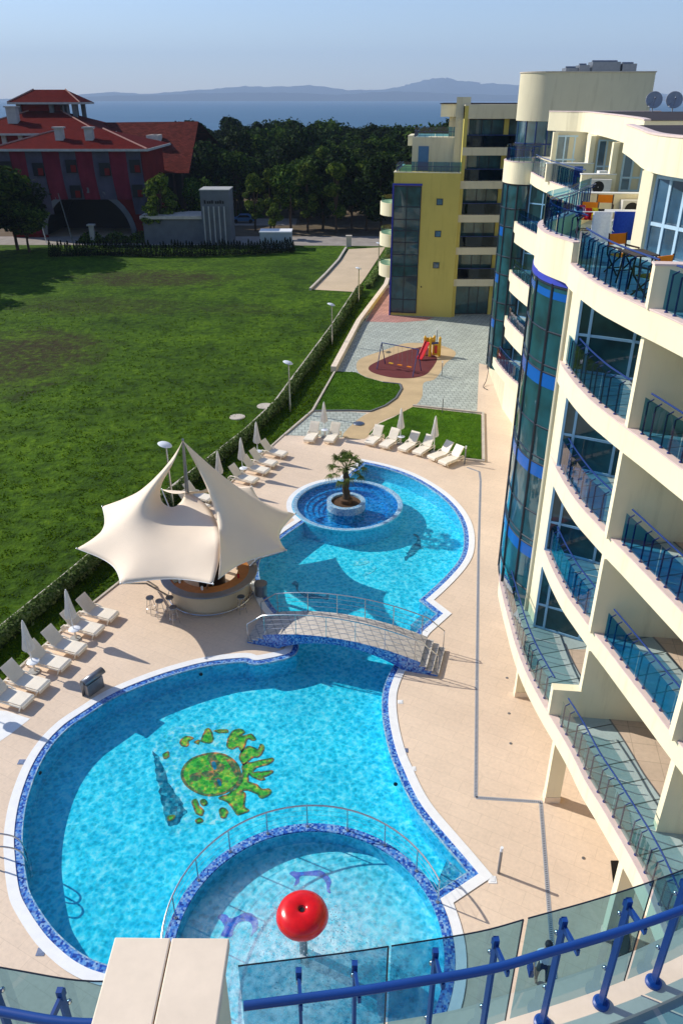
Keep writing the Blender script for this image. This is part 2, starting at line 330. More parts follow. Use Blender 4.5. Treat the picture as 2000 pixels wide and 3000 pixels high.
# ------------------------------------------------------------------ geometry helpers
BASE = {}
class MB:
    def __init__(s): s.v = []; s.f = []; s.m = []; s.cur = 0
    def add(s, vs, fs):
        n = len(s.v); s.v += [tuple(v) for v in vs]
        for f in fs: s.f.append(tuple(i+n for i in f)); s.m.append(s.cur)
        return s
    def box(s, x0, x1, y0, y1, z0, z1):
        s.add([(x0,y0,z0),(x1,y0,z0),(x1,y1,z0),(x0,y1,z0),(x0,y0,z1),(x1,y0,z1),(x1,y1,z1),(x0,y1,z1)],
              [(3,2,1,0),(4,5,6,7),(0,1,5,4),(1,2,6,5),(2,3,7,6),(3,0,4,7)]); return s
    def obox(s, c, ax, ay, az):
        """box from centre and three half-axis vectors"""
        c, ax, ay, az = map(Vector, (c, ax, ay, az))
        vs = [c+ax*i+ay*j+az*k for k in (-1, 1) for (i, j) in ((-1,-1),(1,-1),(1,1),(-1,1))]
        s.add(vs, [(3,2,1,0),(4,5,6,7),(0,1,5,4),(1,2,6,5),(2,3,7,6),(3,0,4,7)]); return s
    def wall(s, a, b, t, z0, z1, side=0):
        """vertical slab from plan point a to b, thickness t (side: 0 centred, 1 left, -1 right)"""
        a = Vector(a[:2]); b = Vector(b[:2]); d = (b-a).normalized(); n = Vector((-d.y, d.x))
        o0, o1 = {0: (-t/2, t/2), 1: (0, t), -1: (-t, 0)}[side]
        return s.prism([a+n*o0, b+n*o0, b+n*o1, a+n*o1], z0, z1)
    def prism(s, poly, z0, z1):
        poly = [Vector(p[:2]) for p in poly]
        ar = sum(poly[i].x*poly[(i+1) % len(poly)].y-poly[(i+1) % len(poly)].x*poly[i].y for i in range(len(poly)))
        if ar < 0: poly = poly[::-1]
        n = len(poly)
        s.add([(p.x, p.y, z0) for p in poly]+[(p.x, p.y, z1) for p in poly],
              [tuple(range(n))[::-1], tuple(range(n, 2*n))]+[(i, (i+1) % n, n+(i+1) % n, n+i) for i in range(n)]); return s
    def sheet(s, poly, z):
        poly = [Vector(p[:2]) for p in poly]
        ar = sum(poly[i].x*poly[(i+1) % len(poly)].y-poly[(i+1) % len(poly)].x*poly[i].y for i in range(len(poly)))
        if ar < 0: poly = poly[::-1]
        s.add([(p.x, p.y, z) for p in poly], [tuple(range(len(poly)))]); return s
    def sweep(s, pts, o0, o1, z0, z1, closed=False):
        """rectangular profile swept along a plan polyline (offsets to the left)"""
        A = offset(pts, o0, closed); Bq = offset(pts, o1, closed); n = len(A)
        zz0 = z0 if hasattr(z0, '__len__') else [z0]*n; zz1 = z1 if hasattr(z1, '__len__') else [z1]*n
        vs = []
        for i in range(n): vs += [(A[i].x, A[i].y, zz0[i]), (Bq[i].x, Bq[i].y, zz0[i]), (Bq[i].x, Bq[i].y, zz1[i]), (A[i].x, A[i].y, zz1[i])]
        fs = []
        for i in range(n if closed else n-1):
            j = (i+1) % n
            for k in range(4): fs.append((4*i+k, 4*i+(k+1) % 4, 4*j+(k+1) % 4, 4*j+k))
        if not closed: fs += [(0, 3, 2, 1), (4*n-4, 4*n-3, 4*n-2, 4*n-1)]
        if o1 > o0: fs = [f[::-1] for f in fs]
        s.add(vs, fs); return s
    def ribbon(s, pts, z0, z1, closed=False):
        n = len(pts); vs = [(p[0], p[1], z0) for p in pts]+[(p[0], p[1], z1) for p in pts]
        s.add(vs, [(i, (i+1) % n, n+(i+1) % n, n+i) for i in range(n if closed else n-1)]); return s
    def tube(s, pts, r, seg=8, closed=False, caps=True):
        pts = [Vector(p) for p in pts]; n = len(pts); vs = []
        rr = r if hasattr(r, '__len__') else [r]*n
        up0 = None
        for i, p in enumerate(pts):
            if closed: d = pts[(i+1) % n]-pts[i-1]
            else: d = pts[min(i+1, n-1)]-pts[max(i-1, 0)]
            d = d.normalized() if d.length > 1e-9 else Vector((0, 0, 1))
            if up0 is None:
                ref = Vector((0, 0, 1)) if abs(d.z) < .95 else Vector((1, 0, 0))
                up0 = (ref-d*ref.dot(d)).normalized()
            else: up0 = (up0-d*up0.dot(d)).normalized()
            sd = d.cross(up0)
            for k in range(seg):
                a = 2*math.pi*k/seg; vs.append(p+(up0*math.cos(a)+sd*math.sin(a))*rr[i])
        fs = []
        for i in range(n if closed else n-1):
            j = (i+1) % n
            for k in range(seg): fs.append((i*seg+k, j*seg+k, j*seg+(k+1) % seg, i*seg+(k+1) % seg))
        if caps and not closed: fs += [tuple(range(seg)), tuple(range((n-1)*seg, n*seg))[::-1]]
        s.add(vs, fs); return s
    def lathe(s, prof, c=(0, 0, 0), seg=24, a0=0.0, a1=2*math.pi):
        full = abs(a1-a0-2*math.pi) < 1e-6; m = seg if full else seg+1; vs = []
        for (r, z) in prof:
            for k in range(m):
                a = a0+(a1-a0)*k/seg; vs.append((c[0]+r*math.cos(a), c[1]+r*math.sin(a), c[2]+z))
        fs = []
        for i in range(len(prof)-1):
            for k in range(seg):
                k2 = (k+1) % m; fs.append((i*m+k, i*m+k2, (i+1)*m+k2, (i+1)*m+k))
        s.add(vs, fs); return s
    def grid(s, P):
        """surface through a grid of points"""
        nu, nv = len(P), len(P[0])
        s.add([p for row in P for p in row], [(i*nv+j, (i+1)*nv+j, (i+1)*nv+j+1, i*nv+j+1) for i in range(nu-1) for j in range(nv-1)]); return s
    def ell(s, c, r, su=14, sv=9):
        vs = []; c = Vector(c)
        for i in range(sv+1):
            t = math.pi*i/sv
            for k in range(su):
                a = 2*math.pi*k/su; vs.append(c+Vector((r[0]*math.sin(t)*math.cos(a), r[1]*math.sin(t)*math.sin(a), r[2]*math.cos(t))))
        s.add(vs, [(i*su+k, (i+1)*su+k, (i+1)*su+(k+1) % su, i*su+(k+1) % su) for i in range(sv) for k in range(su)]); return s
    def leaf(s, p, size, nrm=None):
        d = Vector((random.gauss(0, 1), random.gauss(0, 1), random.gauss(0, 1)))
        if nrm is not None: d = d*.55+Vector(nrm)
        d.normalize()
        t = d.orthogonal().normalized(); b = d.cross(t); a = random.random()*6.283
        u = (t*math.cos(a)+b*math.sin(a))*size; w = d.cross(u)*random.uniform(.45, .8)
        p = Vector(p); s.add([p-u, p-w*.8+d*size*.15, p+u, p+w], [(0, 1, 2, 3)]); return s
    def build(s, name, mat, parent=None, smooth=False, thick=0.0, sharp=40):
        off = BASE.get(parent.name, Vector((0, 0, 0))) if parent is not None else Vector((0, 0, 0))
        me = bpy.data.meshes.new(name)
        me.from_pydata([(v[0]-off[0], v[1]-off[1], v[2]-off[2]) for v in s.v], [], s.f)
        ml = mat if isinstance(mat, (list, tuple)) else [mat]
        for m in ml: me.materials.append(MATS[m])
        if len(ml) > 1: me.polygons.foreach_set('material_index', s.m)
        if smooth:
            me.polygons.foreach_set('use_smooth', [True]*len(me.polygons)); me.set_sharp_from_angle(angle=R(sharp))
        me.update()
        o = bpy.data.objects.new(name, me); C.objects.link(o)
        if parent is not None:
            o.parent = parent; BASE[o.name] = off
        if thick:
            md = o.modifiers.new('thickness', 'SOLIDIFY'); md.thickness = thick; md.offset = 0
        return o

def offset(pts, d, closed=False):
    """plan polyline moved d to its left"""
    P = [Vector((p[0], p[1])) for p in pts]; n = len(P); out = []
    for i in range(n):
        if closed: a, b, c = P[i-1], P[i], P[(i+1) % n]
        else: a, b, c = P[max(i-1, 0)], P[i], P[min(i+1, n-1)]
        d1 = (b-a); d2 = (c-b)
        if d1.length < 1e-9: d1 = d2
        if d2.length < 1e-9: d2 = d1
        d1 = d1.normalized(); d2 = d2.normalized()
        n1 = Vector((-d1.y, d1.x)); n2 = Vector((-d2.y, d2.x)); m = (n1+n2)
        if m.length < 1e-6: m = n1
        m.normalize(); k = 1/max(.5, m.dot(n1)); out.append(b+m*d*k)
    return out
def spline(pts, per=5, closed=False):
    P = [Vector(p) for p in pts]; n = len(P); out = []
    for i in range(n if closed else n-1):
        if closed: p0, p1, p2, p3 = P[i-1], P[i], P[(i+1) % n], P[(i+2) % n]
        else: p0, p1, p2, p3 = P[max(i-1, 0)], P[i], P[i+1], P[min(i+2, n-1)]
        for k in range(per):
            t = k/per
            out.append(.5*((2*p1)+(p2-p0)*t+(2*p0-5*p1+4*p2-p3)*t*t+(3*p1-p0-3*p2+p3)*t**3))
    if not closed: out.append(P[-1])
    return out
def V2(l): return [Vector((p[0], p[1])) for p in l]
def thing(name, label, cat, loc=(0, 0, 0), group=None, rz=0.0):
    o = bpy.data.objects.new(name, None); C.objects.link(o); o.empty_display_size = .2
    o.location = loc; o.rotation_euler = (0, 0, rz)
    BASE[o.name] = Vector(loc)
    o['label'] = label; o['category'] = cat
    if group: o['group'] = group
    return o
def proto(name, label, cat, group=None):
    return thing(name, label, cat, (0, 0, 0), group)
def tag(o, label, cat, group=None):
    o['label'] = label; o['category'] = cat
    if group: o['group'] = group
    return o
def struct(o): o['kind'] = 'structure'; return o
def stuff(o): o['kind'] = 'stuff'; return o
def dup(root, loc, rz=0.0, label=None, group=None, scale=None):
    def cp(o, par):
        c = o.copy(); C.objects.link(c)
        if par is not None: c.parent = par
        for ch in list(o.children): cp(ch, c)
        return c
    r = cp(root, None); place(r, loc, rz, label, group, scale); return r
def place(r, loc, rz=0.0, label=None, group=None, scale=None):
    r.location = loc; r.rotation_euler = (0, 0, rz)
    if scale: r.scale = scale if hasattr(scale, '__len__') else (scale,)*3
    if label: r['label'] = label
    if group: r['group'] = group
class Series:
    """first call places the built thing itself, later calls place copies"""
    def __init__(s, root): s.root = root; s.used = False
    def __call__(s, loc, rz=0.0, label=None, group=None, scale=None):
        if not s.used:
            s.used = True; s.pending = (loc, rz, label, group, scale); s.first = s.root; return s.root
        return dup(s.root, loc, rz, label, group, scale)
    def done(s): place(s.root, *s.pending)
def holed(outer, holes, z, name, mat):
    bm = bmesh.new(); es = []
    for lp in [outer]+holes:
        vs = [bm.verts.new((p[0], p[1], z)) for p in lp]
        for i in range(len(vs)): es.append(bm.edges.new((vs[i], vs[(i+1) % len(vs)])))
    bmesh.ops.triangle_fill(bm, use_beauty=True, use_dissolve=False, edges=es, normal=(0, 0, 1))
    for f in bm.faces:
        if f.normal.z < 0: f.normal_flip()
    me = bpy.data.meshes.new(name); bm.to_mesh(me); bm.free(); me.materials.append(MATS[mat])
    o = bpy.data.objects.new(name, me); C.objects.link(o); return o
# ------------------------------------------------------------------ ground, pools, deck
KC = Vector((-.788, 11.363)); KR = 3.25; KO = 3.5          # round children's pool
JC = Vector((.3045, 34.2)); JR = 2.78                       # round spa pool
FLOOR = -.80
def arc(c, r, a0, a1, n): return [Vector((c.x+r*math.cos(R(a0+(a1-a0)*i/n)), c.y+r*math.sin(R(a0+(a1-a0)*i/n)))) for i in range(n+1)]

segA = spline(V2([B2(*p) for p in ((762,215),(860,235),(960,262),(1050,295),(1130,335),(1210,385),(1280,440),(1340,505),(1380,570),(1402,640),(1405,720),(1390,790),(1355,850),(1300,915),(1240,975),(1180,1030),(1142,1062))]), 4)
corner1 = V2([B2(1250,1145), B2(1130,1250), B2(1050,1360)])
segB = spline(V2([RR(*p) for p in ((915,310),(885,370),(862,440),(856,510),(860,580),(870,650),(890,740),(915,820),(945,890),(980,970),(1020,1050),(1065,1120),(1120,1190),(1180,1260),(1240,1330),(1300,1400),(1375,1490))]), 4)
corner2 = V2([RR(1150,1638)])
aR = math.degrees(math.atan2(corner2[0].y-KC.y, corner2[0].x-KC.x))
segC = spline(V2([LL(*p) for p in ((600,2065),(510,2035),(420,1985),(340,1920),(270,1850),(210,1770),(160,1690),(120,1610),(98,1500),(88,1400),(82,1300),(90,1190),(110,1080),(140,980),(180,880),(230,790),(290,710),(350,650),(400,610),(500,545),(600,480),(700,430),(850,370),(1000,320),(1190,272),(1400,250))]+[B2(*p) for p in ((100,1432),(200,1416),(280,1396),(318,1378))]), 4)
corner3 = V2([B2(330,1350), B2(330,1300), B2(240,1170)])
segD = spline(V2([B2(*p) for p in ((205,1140),(165,1090),(130,1020),(105,960),(92,900),(95,830),(135,755),(215,690),(282,640))]), 4)
jl = segD[-1]-JC
aJ = math.degrees(math.atan2(jl.y, jl.x)) % 360
aT = math.degrees(math.atan2(segA[0].y-JC.y, segA[0].x-JC.x))
segJ = arc(JC, JR+.02, aJ-6, aT+16, 34)
low_arc = arc(KC, KO, aR-2, -168, 40)
top_arc = arc(KC, KO-.2, aR+3, 192, 50)
head = segA+corner1+segB+corner2
tail = segC+corner3+segD+segJ
RIM = head+low_arc+tail          # outer rim of everything (clockwise seen from above)
MAIN = head+top_arc+tail         # the big pool without the children's pool
def ccw(p):
    ar = sum(p[i].x*p[(i+1) % len(p)].y-p[(i+1) % len(p)].x*p[i].y for i in range(len(p)))
    return p if ar > 0 else p[::-1]
RIM = ccw(RIM); MAIN = ccw(MAIN)
def pdist(p, loop):
    best = 1e9
    for a, b in zip(loop, loop[1:]+loop[:1]):
        d = b-a; L2 = d.length_squared; t = 0 if L2 < 1e-12 else max(0, min(1, (p-a).dot(d)/L2)); best = min(best, (a+d*t-p).length)
    return best
def clean(loop, d):
    q = offset(loop, d, True); q = [p for p in q if pdist(p, loop) > abs(d)*.985]
    out = [q[0]]
    for p in q[1:]:
        if (p-out[-1]).length > .02: out.append(p)
    return out
COP = clean(RIM, -.27); BAND = clean(RIM, .2); WALL = clean(MAIN, .2)
HOLE = clean(RIM, -.12)
kcirc = arc(KC, KR, 0, 360-360/72, 71)

deck_poly = [(-3.39,43.3),(-9.37,26.96),(-10.03,25.48),(-10.8,23.51),(-11.51,21.49),(-12.6,18.2),(-13.6,14.5),(-14.2,10),(-14.4,-6),(14,-6),(16,30),(18,85),(5.05,85.5),(4.5,83),(-.45,55.6),(-1.9,47.2)]
inner = [(x, y) for x, y in offset(ccw(V2(deck_poly)), .3, True)]
def pt_(px, py, rx, ry, a): g = G(px, py); return (g.x, g.y, rx, ry, a)
lawnmat('lawn_field', [(.019,.048,.001), (.046,.104,.002), (.088,.165,.005)], [pt_(450,815,8.5,4.8,.95), pt_(50,1050,6.5,8.5,.95), pt_(150,1010,3.5,3.5,.6), pt_(300,895,9,4.0,.5), pt_(700,905,5,2.2,.3)])
lawnmat('lawn_small', [(.035,.100,.002), (.050,.128,.003), (.070,.155,.005)])
g = holed([(-160,-60),(160,-60),(160,112),(-160,112)], [inner], -.03, 'lawn', 'lawn_field'); struct(g)
m = MB()
m.add([(-400,112,-.03),(400,112,-.03),(400,215,-.03),(-400,215,-.03),(400,330,-16),(-400,330,-16)], [(0,1,2,3),(3,2,4,5)])
struct(m.build('woodland_ground', 'ground_brown'))
m = MB(); m.add([(-9000,250,-12),(9000,250,-12),(9000,13000,-12),(-9000,13000,-12)], [(0,1,2,3)])
struct(m.build('sea', 'sea'))
struct(holed(deck_poly, [HOLE], 0.0, 'pool_deck', 'deck_tiles'))

# far shore: two ridges across the bay
def ridge(y, xs, depth, name):
    m = MB(); n = len(xs); P = []
    prof = [(0, 0), (.35, .55), (.75, .92), (1, 1), (1.5, .6), (2.2, 0)]
    for (x, h) in xs:
        P.append([(x+random.uniform(-30, 30)*t, y+depth*t, -12.5+(h+12)*q*random.uniform(.96, 1.04)) for t, q in prof])
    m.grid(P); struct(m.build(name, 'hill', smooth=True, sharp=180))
def px2x(px, y): return (px-1000)/F/(CP+.555*SP)*y
def hz(py, y): v = (py-1500)/F; return H-y*math.tan(PITCH+math.atan(v))
prof1 = [(-200,292),(100,286),(250,275),(330,270),(420,275),(520,268),(600,262),(680,256),(740,252),(800,254),(900,250),(960,255),(1020,262),(1100,262),(1160,256),(1200,246),(1240,234),(1275,229),(1310,229),(1350,236),(1400,243),(1470,246),(1540,250),(1650,262),(1800,276),(1880,272),(1940,274),(2050,282),(2300,290)]
def dense(pr, k=5):
    q = spline([Vector((a, b, 0)) for a, b in pr], k); return [(p.x, p.y) for p in q]
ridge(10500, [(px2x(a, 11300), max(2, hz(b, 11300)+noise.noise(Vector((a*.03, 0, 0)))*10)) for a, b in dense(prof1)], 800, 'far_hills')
prof2 = [(150,290),(300,281),(420,279),(520,276),(640,272),(760,270),(880,272),(980,277),(1060,273),(1130,268),(1200,268),(1300,272),(1420,276),(1560,280),(1700,282),(1850,279),(2000,284),(2200,290)]
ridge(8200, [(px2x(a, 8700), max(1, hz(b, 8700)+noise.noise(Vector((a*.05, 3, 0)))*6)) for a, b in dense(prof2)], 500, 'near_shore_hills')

# ---- the big pool
pool = thing('swimming_pool', 'large curved turquoise swimming pool with sun mosaic under the small bridge', 'swimming pool', (0, 18, 0))
def adopt(o, par):
    o.parent = par; b = BASE[par.name]; o.data.transform(Matrix.Translation(-b)); return o
adopt(holed(COP, [RIM], .022, 'coping', 'white_paint'), pool)
m = MB(); m.ribbon(RIM, -.06, .022, True); m.build('coping_edge', 'white_paint', pool)
adopt(holed(RIM, [BAND], -.004, 'tile_band', 'band_mosaic'), pool)
m = MB(); m.sweep(WALL, -.012, .022, -.08, -.002, True); m.build('water_edge', 'planter_mosaic', pool)
m = MB(); m.ribbon(WALL[::-1], FLOOR-.02, -.02, True); m.build('basin_wall', 'pool_wall', pool)
struct_floor = holed(WALL, [], FLOOR, 'basin_floor', 'pool_mosaic')
def adopt(o, par):
    o.parent = par; b = BASE[par.name]; o.data.transform(Matrix.Translation(-b)); return o
adopt(struct_floor, pool)
# stepped shallow corner by the bridge and the corner step by the children's pool
m = MB()
c1 = [B2(1142,1062), B2(1250,1145), B2(1130,1250), B2(1010,1180)]
m.prism(offset(ccw(V2(c1)), .2, True), FLOOR, -.28); m.build('entry_step', 'planter_mosaic', pool)
m = MB(); c2 = [RR(1180,1300), RR(1375,1490), RR(1150,1638), RR(1100,1480)]
m.prism(offset(ccw(V2(c2)), .2, True), FLOOR, -.26); m.build('entry_step', 'planter_mosaic', pool)
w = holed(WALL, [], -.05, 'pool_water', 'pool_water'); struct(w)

def resample_loop(pts, n):
    P = pts+[pts[0]]; L0 = [0]
    for a, b in zip(P[:-1], P[1:]): L0.append(L0[-1]+(b-a).length)
    out = []
    for i in range(n):
        q = L0[-1]*i/n; k = 0
        while L0[k+1] < q: k += 1
        out.append(P[k].lerp(P[k+1], (q-L0[k])/max(1e-9, L0[k+1]-L0[k])))
    return out
# sun face mosaic on the floor
zf = FLOOR+.006
def S1(x, y, z=zf): return G(x/1.742, 2050+y/1.742, z)
def blob(pts, k=4): return [(p.x, p.y) for p in spline([S1(*p) for p in pts], k, True)]
m = MB()
m.sheet(blob([(775,265),(860,150),(960,130),(1180,120),(1230,180),(1240,300),(1210,560),(1120,630),(1000,640),(900,690),(850,660),(820,500)]), zf-.003); m.build('mosaic_ground', 'emblem_pale', pool)
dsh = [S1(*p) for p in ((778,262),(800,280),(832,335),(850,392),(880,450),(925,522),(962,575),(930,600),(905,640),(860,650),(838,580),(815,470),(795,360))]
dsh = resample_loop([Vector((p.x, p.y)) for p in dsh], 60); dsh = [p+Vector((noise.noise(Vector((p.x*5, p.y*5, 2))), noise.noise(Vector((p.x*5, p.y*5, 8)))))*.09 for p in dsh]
m = MB(); m.sheet(dsh, zf); m.build('mosaic_dark_wedge', 'emblem_dark', pool)  # wedge of dark tiles beside the sun face
m = MB()
face = blob([(922,385),(935,340),(975,300),(1030,278),(1090,268),(1150,278),(1200,310),(1225,350),(1232,400),(1210,440),(1160,475),(1100,492),(1040,490),(980,465),(940,430)])
m.sheet(face, zf+.003); 
for b in ([(985,380),(1030,350),(1085,345),(1080,365),(1035,395),(1000,420),(975,415)], [(1065,270),(1100,268),(1110,310),(1140,345),(1120,365),(1085,360),(1070,320)], [(1095,400),(1130,395),(1145,425),(1140,455),(1110,440)]): pass
m.build('mosaic_outline', 'emblem_brown', pool)
m = MB(); cen = Vector((sum(p[0] for p in face)/len(face), sum(p[1] for p in face)/len(face)))
m.sheet([cen+(Vector(p)-cen)*.90 for p in face], zf+.006); m.build('mosaic_face', 'emblem_green', pool)
m = MB()
for b in ([(970,385),(1010,372),(1030,392),(1005,415),(975,408)], [(1030,372),(1085,362),(1120,385),(1080,396),(1040,392)], [(1062,290),(1090,280),(1112,310),(1145,335),(1135,365),(1095,368),(1072,330)],
          [(1085,405),(1115,398),(1135,410),(1128,440),(1100,442)], [(1150,300),(1190,320),(1215,370),(1205,395),(1175,340)]): m.sheet(blob(b), zf+.009)
m.build('mosaic_features', 'emblem_brown', pool)
m = MB()
for b in ([(1080,322),(1098,318),(1106,350),(1092,358)], [(1108,408),(1124,412),(1130,440),(1116,436)]): m.sheet(blob(b), zf+.012)
m.build('mosaic_eyes', 'emblem_dark', pool)
rays = [[(920,215),(945,190),(985,195),(965,210),(960,235),(930,235)], [(995,215),(1020,208),(1010,225)], [(1030,205),(1050,155),(1072,152),(1085,185),(1080,215),(1050,218)], [(1095,160),(1150,152),(1165,165),(1130,168)],
        [(1165,200),(1190,160),(1225,150),(1245,165),(1220,185),(1250,185),(1280,175),(1305,200),(1290,205),(1262,200),(1250,225),(1235,265),(1215,240),(1185,250),(1160,240)],
        [(1225,280),(1265,240),(1300,250),(1320,255),(1330,230),(1345,240),(1340,262),(1318,290),(1285,298),(1245,330),(1230,310)],
        [(1240,330),(1290,320),(1350,305),(1385,300),(1390,315),(1360,330),(1310,345),(1290,370),(1330,370),(1385,365),(1380,378),(1340,395),(1350,405),(1310,405),(1270,380),(1265,415),(1300,430),(1340,460),(1370,455),(1380,475),(1340,500),(1310,480),(1260,460),(1225,470),(1250,480),(1245,540),(1265,565),(1215,585),(1195,560),(1160,520),(1120,500),(1170,480),(1225,430),(1240,380)],
        [(985,520),(1000,510),(1010,540),(1040,570),(1025,590),(1000,570)], [(1025,520),(1045,510),(1055,530),(1040,540)], [(1125,565),(1140,555),(1158,570),(1150,600),(1130,595)], [(835,280),(855,268),(860,290),(845,300)], [(858,600),(885,590),(888,608),(865,615)], [(1000,615),(1020,605),(1030,620),(1010,630)]]
m1, m2 = MB(), MB()
def rag(q, a=.035): return [Vector(p)+Vector((noise.noise(Vector((p[0]*7, p[1]*7, 1)))*a, noise.noise(Vector((p[0]*7, p[1]*7, 9)))*a)) for p in q]
for b in rays:
    q = rag(blob(b, 4)); m2.sheet(q, zf+.003); m1.sweep(q, -.03, .028, zf+.004, zf+.007, True)
m1.build('mosaic_ray_outline', 'emblem_brown', pool); m2.build('mosaic_rays', 'emblem_green', pool)
# dolphins on the upper pool floor
def U2(x, y): return B2(x, y, zf)
def blobu(pts, f=U2, k=4): return [(p.x, p.y) for p in spline([f(*p) for p in pts], k, True)]
m = MB()
m.sheet(blobu([(1010,765),(1030,772),(1055,735),(1085,705),(1088,680),(1065,662),(1075,656),(1098,670),(1112,700),(1112,735),(1130,745),(1100,752),(1070,785),(1040,800),(1020,822),(1012,800),(1030,785)]), zf+.004)
m.build('dolphin_mosaic', 'emblem_dark', pool)
m = MB()
m.sheet(blobu([(322,962),(345,945),(365,965),(362,1000),(395,1020),(450,1025),(520,1040),(548,1020),(545,1060),(500,1052),(430,1052),(385,1030),(352,1000),(345,975)]), zf+.004)
m.build('dolphin_mosaic', 'emblem_dark', pool)
m = MB()
for b in ([(800,870),(830,855),(835,875),(810,895),(785,905),(758,918),(760,905)], [(690,845),(760,800),(795,830),(740,850)]): m.sheet(blobu(b), zf+.004)
m.build('plant_mosaic', 'emblem_pale', pool)
# round inlet fittings on the pool walls
m = MB()
for p in (LL(1155,345,-.3), LL(230,910,-.25), RR(898,975,-.2), B2(712,642,-.3)): m.ell(p, (.07, .07, .05), 8, 5)
m.build('water_inlet', 'black', pool)

# ---- children's pool
kids = thing('paddling_pool', 'round shallow paddling pool with a steel railing and a red fountain', 'paddling pool', (KC.x, KC.y, 0))
m = MB(); m.lathe([(KO, FLOOR), (KO, .03), (KR, .03), (KR, -.45)], (KC.x, KC.y, 0), 96); m.build('rim', 'band_mosaic', kids, True, sharp=30)
m = MB(); m.lathe([(KR-.004, -.02), (KR-.004, -.46)], (KC.x, KC.y, 0), 96); m.build('basin_wall', 'pool_wall', kids, True)
m = MB(); m.sheet(arc(KC, KR+.05, 0, 355, 71), -.45); m.build('basin_floor', 'kids_mosaic', kids)
zk = -.446
def RK(x, y): return RR(x, y, zk)
def LK(x, y): return LL(x, y, zk)
m = MB()
m.sheet(blobu([(290,1490),(310,1475),(345,1480),(400,1475),(460,1470),(500,1490),(528,1530),(520,1570),(525,1600),(505,1590),(500,1545),(470,1510),(410,1500),(350,1505),(345,1540),(315,1560),(325,1520)], RK), zk+.004)
m.build('dolphin_mosaic', 'emblem_violet', kids)
m = MB()
m.sheet(blobu([(1250,1740),(1265,1722),(1300,1725),(1320,1745),(1360,1735),(1400,1715),(1450,1720),(1480,1760),(1475,1810),(1455,1830),(1440,1850),(1450,1800),(1430,1765),(1380,1765),(1345,1800),(1330,1850),(1270,1845),(1290,1800),(1270,1760)], LK), zk+.004)
m.build('dolphin_mosaic', 'emblem_violet', kids)
m = MB(); m.sheet(arc(KC, KR+.01, 0, 356, 90), -.052); struct(m.build('paddling_pool_water', 'kids_water'))

# railing on the rim, from the right-hand stair corner round to the hidden left
kr = thing('curved_railing', 'steel railing with thin wires along the curved pool rim', 'railing', (KC.x, KC.y+3.4, 0))
angs = [aR-1+i*(196-aR)/40 for i in range(41)]
m = MB(); m.tube([(KC.x+3.40*math.cos(R(a)), KC.y+3.40*math.sin(R(a)), .86) for a in angs], .024); m.build('handrail', 'steel', kr, True)
m = MB()
for h in (.28, .48, .67): m.tube([(KC.x+3.40*math.cos(R(a)), KC.y+3.40*math.sin(R(a)), h) for a in angs], .004, 4)
m.build('wires', 'steel', kr, True)
for a in [aR-1, aR+16, aR+35, aR+54, aR+73, aR+92, aR+111, aR+130, aR+149, 192]:
    x, y = KC.x+3.40*math.cos(R(a)), KC.y+3.40*math.sin(R(a)); m = MB(); m.tube([(x, y, .03), (x, y, .86)], .019); m.lathe([(0, .045), (.05, .045), (.05, .03)], (x, y, 0), 10); m.build('post', 'steel', kr, True)

# red mushroom fountain
fb = Vector((-.93, 10.1))
fb = Vector((RR(362, 1690, 1.55).x, RR(362, 1690, 1.55).y))
ft = thing('mushroom_fountain', 'glossy red mushroom fountain spraying water in the round pool', 'fountain', (fb.x, fb.y, -.45))
m = MB(); m.lathe([(.10, -.45), (.10, 1.1)], (fb.x, fb.y, 0), 16); m.build('stem', 'steel_grey', ft, True)
m = MB(); m.lathe([(.05, 1.50), (.085, 1.545), (.13, 1.57), (.22, 1.585), (.34, 1.575), (.47, 1.53), (.57, 1.43), (.61, 1.30), (.56, 1.18), (.44, 1.11), (.25, 1.09), (.05, 1.09)], (fb.x, fb.y, 0), 48); m.build('cap', 'red_gloss', ft, True, sharp=80)
m = MB(); m.lathe([(.0, 1.51), (.07, 1.52), (.085, 1.55)], (fb.x, fb.y, 0), 20); m.build('nozzle', 'black', ft, True)
m = MB()
for i in range(520):
    a = random.random()*6.283; t = random.random(); r = .56+.62*t+random.gauss(0, .07); z = 1.12-1.15*t*t+random.gauss(0, .05)
    m.ell((fb.x+r*math.cos(a), fb.y+r*math.sin(a), max(-.04, z)), (random.uniform(.006, .014),)*2+(random.uniform(.012, .03),), 5, 3)
stuff(m.build('water_drops', 'towel_white', ft, True))

# ---- spa pool with the palm island
spa = thing('spa_pool', 'round raised spa pool with steps around the palm island', 'spa pool', (JC.x, JC.y, 0))
jx, jy = JC.x, JC.y
m = MB(); m.lathe([(JR-.02, .045), (JR-.22, .045), (JR-.25, .03), (JR-.26, -.1)], (jx, jy, 0), 96); m.build('rim', 'planter_mosaic', spa, True, sharp=30)
m = MB(); m.lathe([(JR, FLOOR), (JR, .035), (JR-.02, .045)], (jx, jy, 0), 96); m.build('outer_wall', 'pool_wall', spa, True, sharp=30)
m = MB(); m.lathe([(JR-.265, .0), (JR-.265, -.22), (JR-.72, -.22), (JR-.72, -.5)], (jx, jy, 0), 96); m.build('bench', 'jacuzzi_mosaic', spa, True, sharp=30)
m = MB(); m.sheet(arc(JC, JR-.70, 0, 355, 71), -.5); m.build('basin_floor', 'jacuzzi_mosaic', spa)
for k, (r0, z) in enumerate(((JR-.72, -.28), (JR-1.0, -.36), (JR-1.25, -.43))):
    m = MB(); pts = arc(JC, r0, 128, 215-k*6, 16); q = arc(JC, r0-.28, 128, 215-k*6, 16)
    m.prism(pts+q[::-1], -.5, z); m.build('step', 'jacuzzi_mosaic', spa)
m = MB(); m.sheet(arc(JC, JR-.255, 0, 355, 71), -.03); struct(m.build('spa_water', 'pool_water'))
pc = Vector((B2(655,450,.36).x, B2(655,450,.36).y))
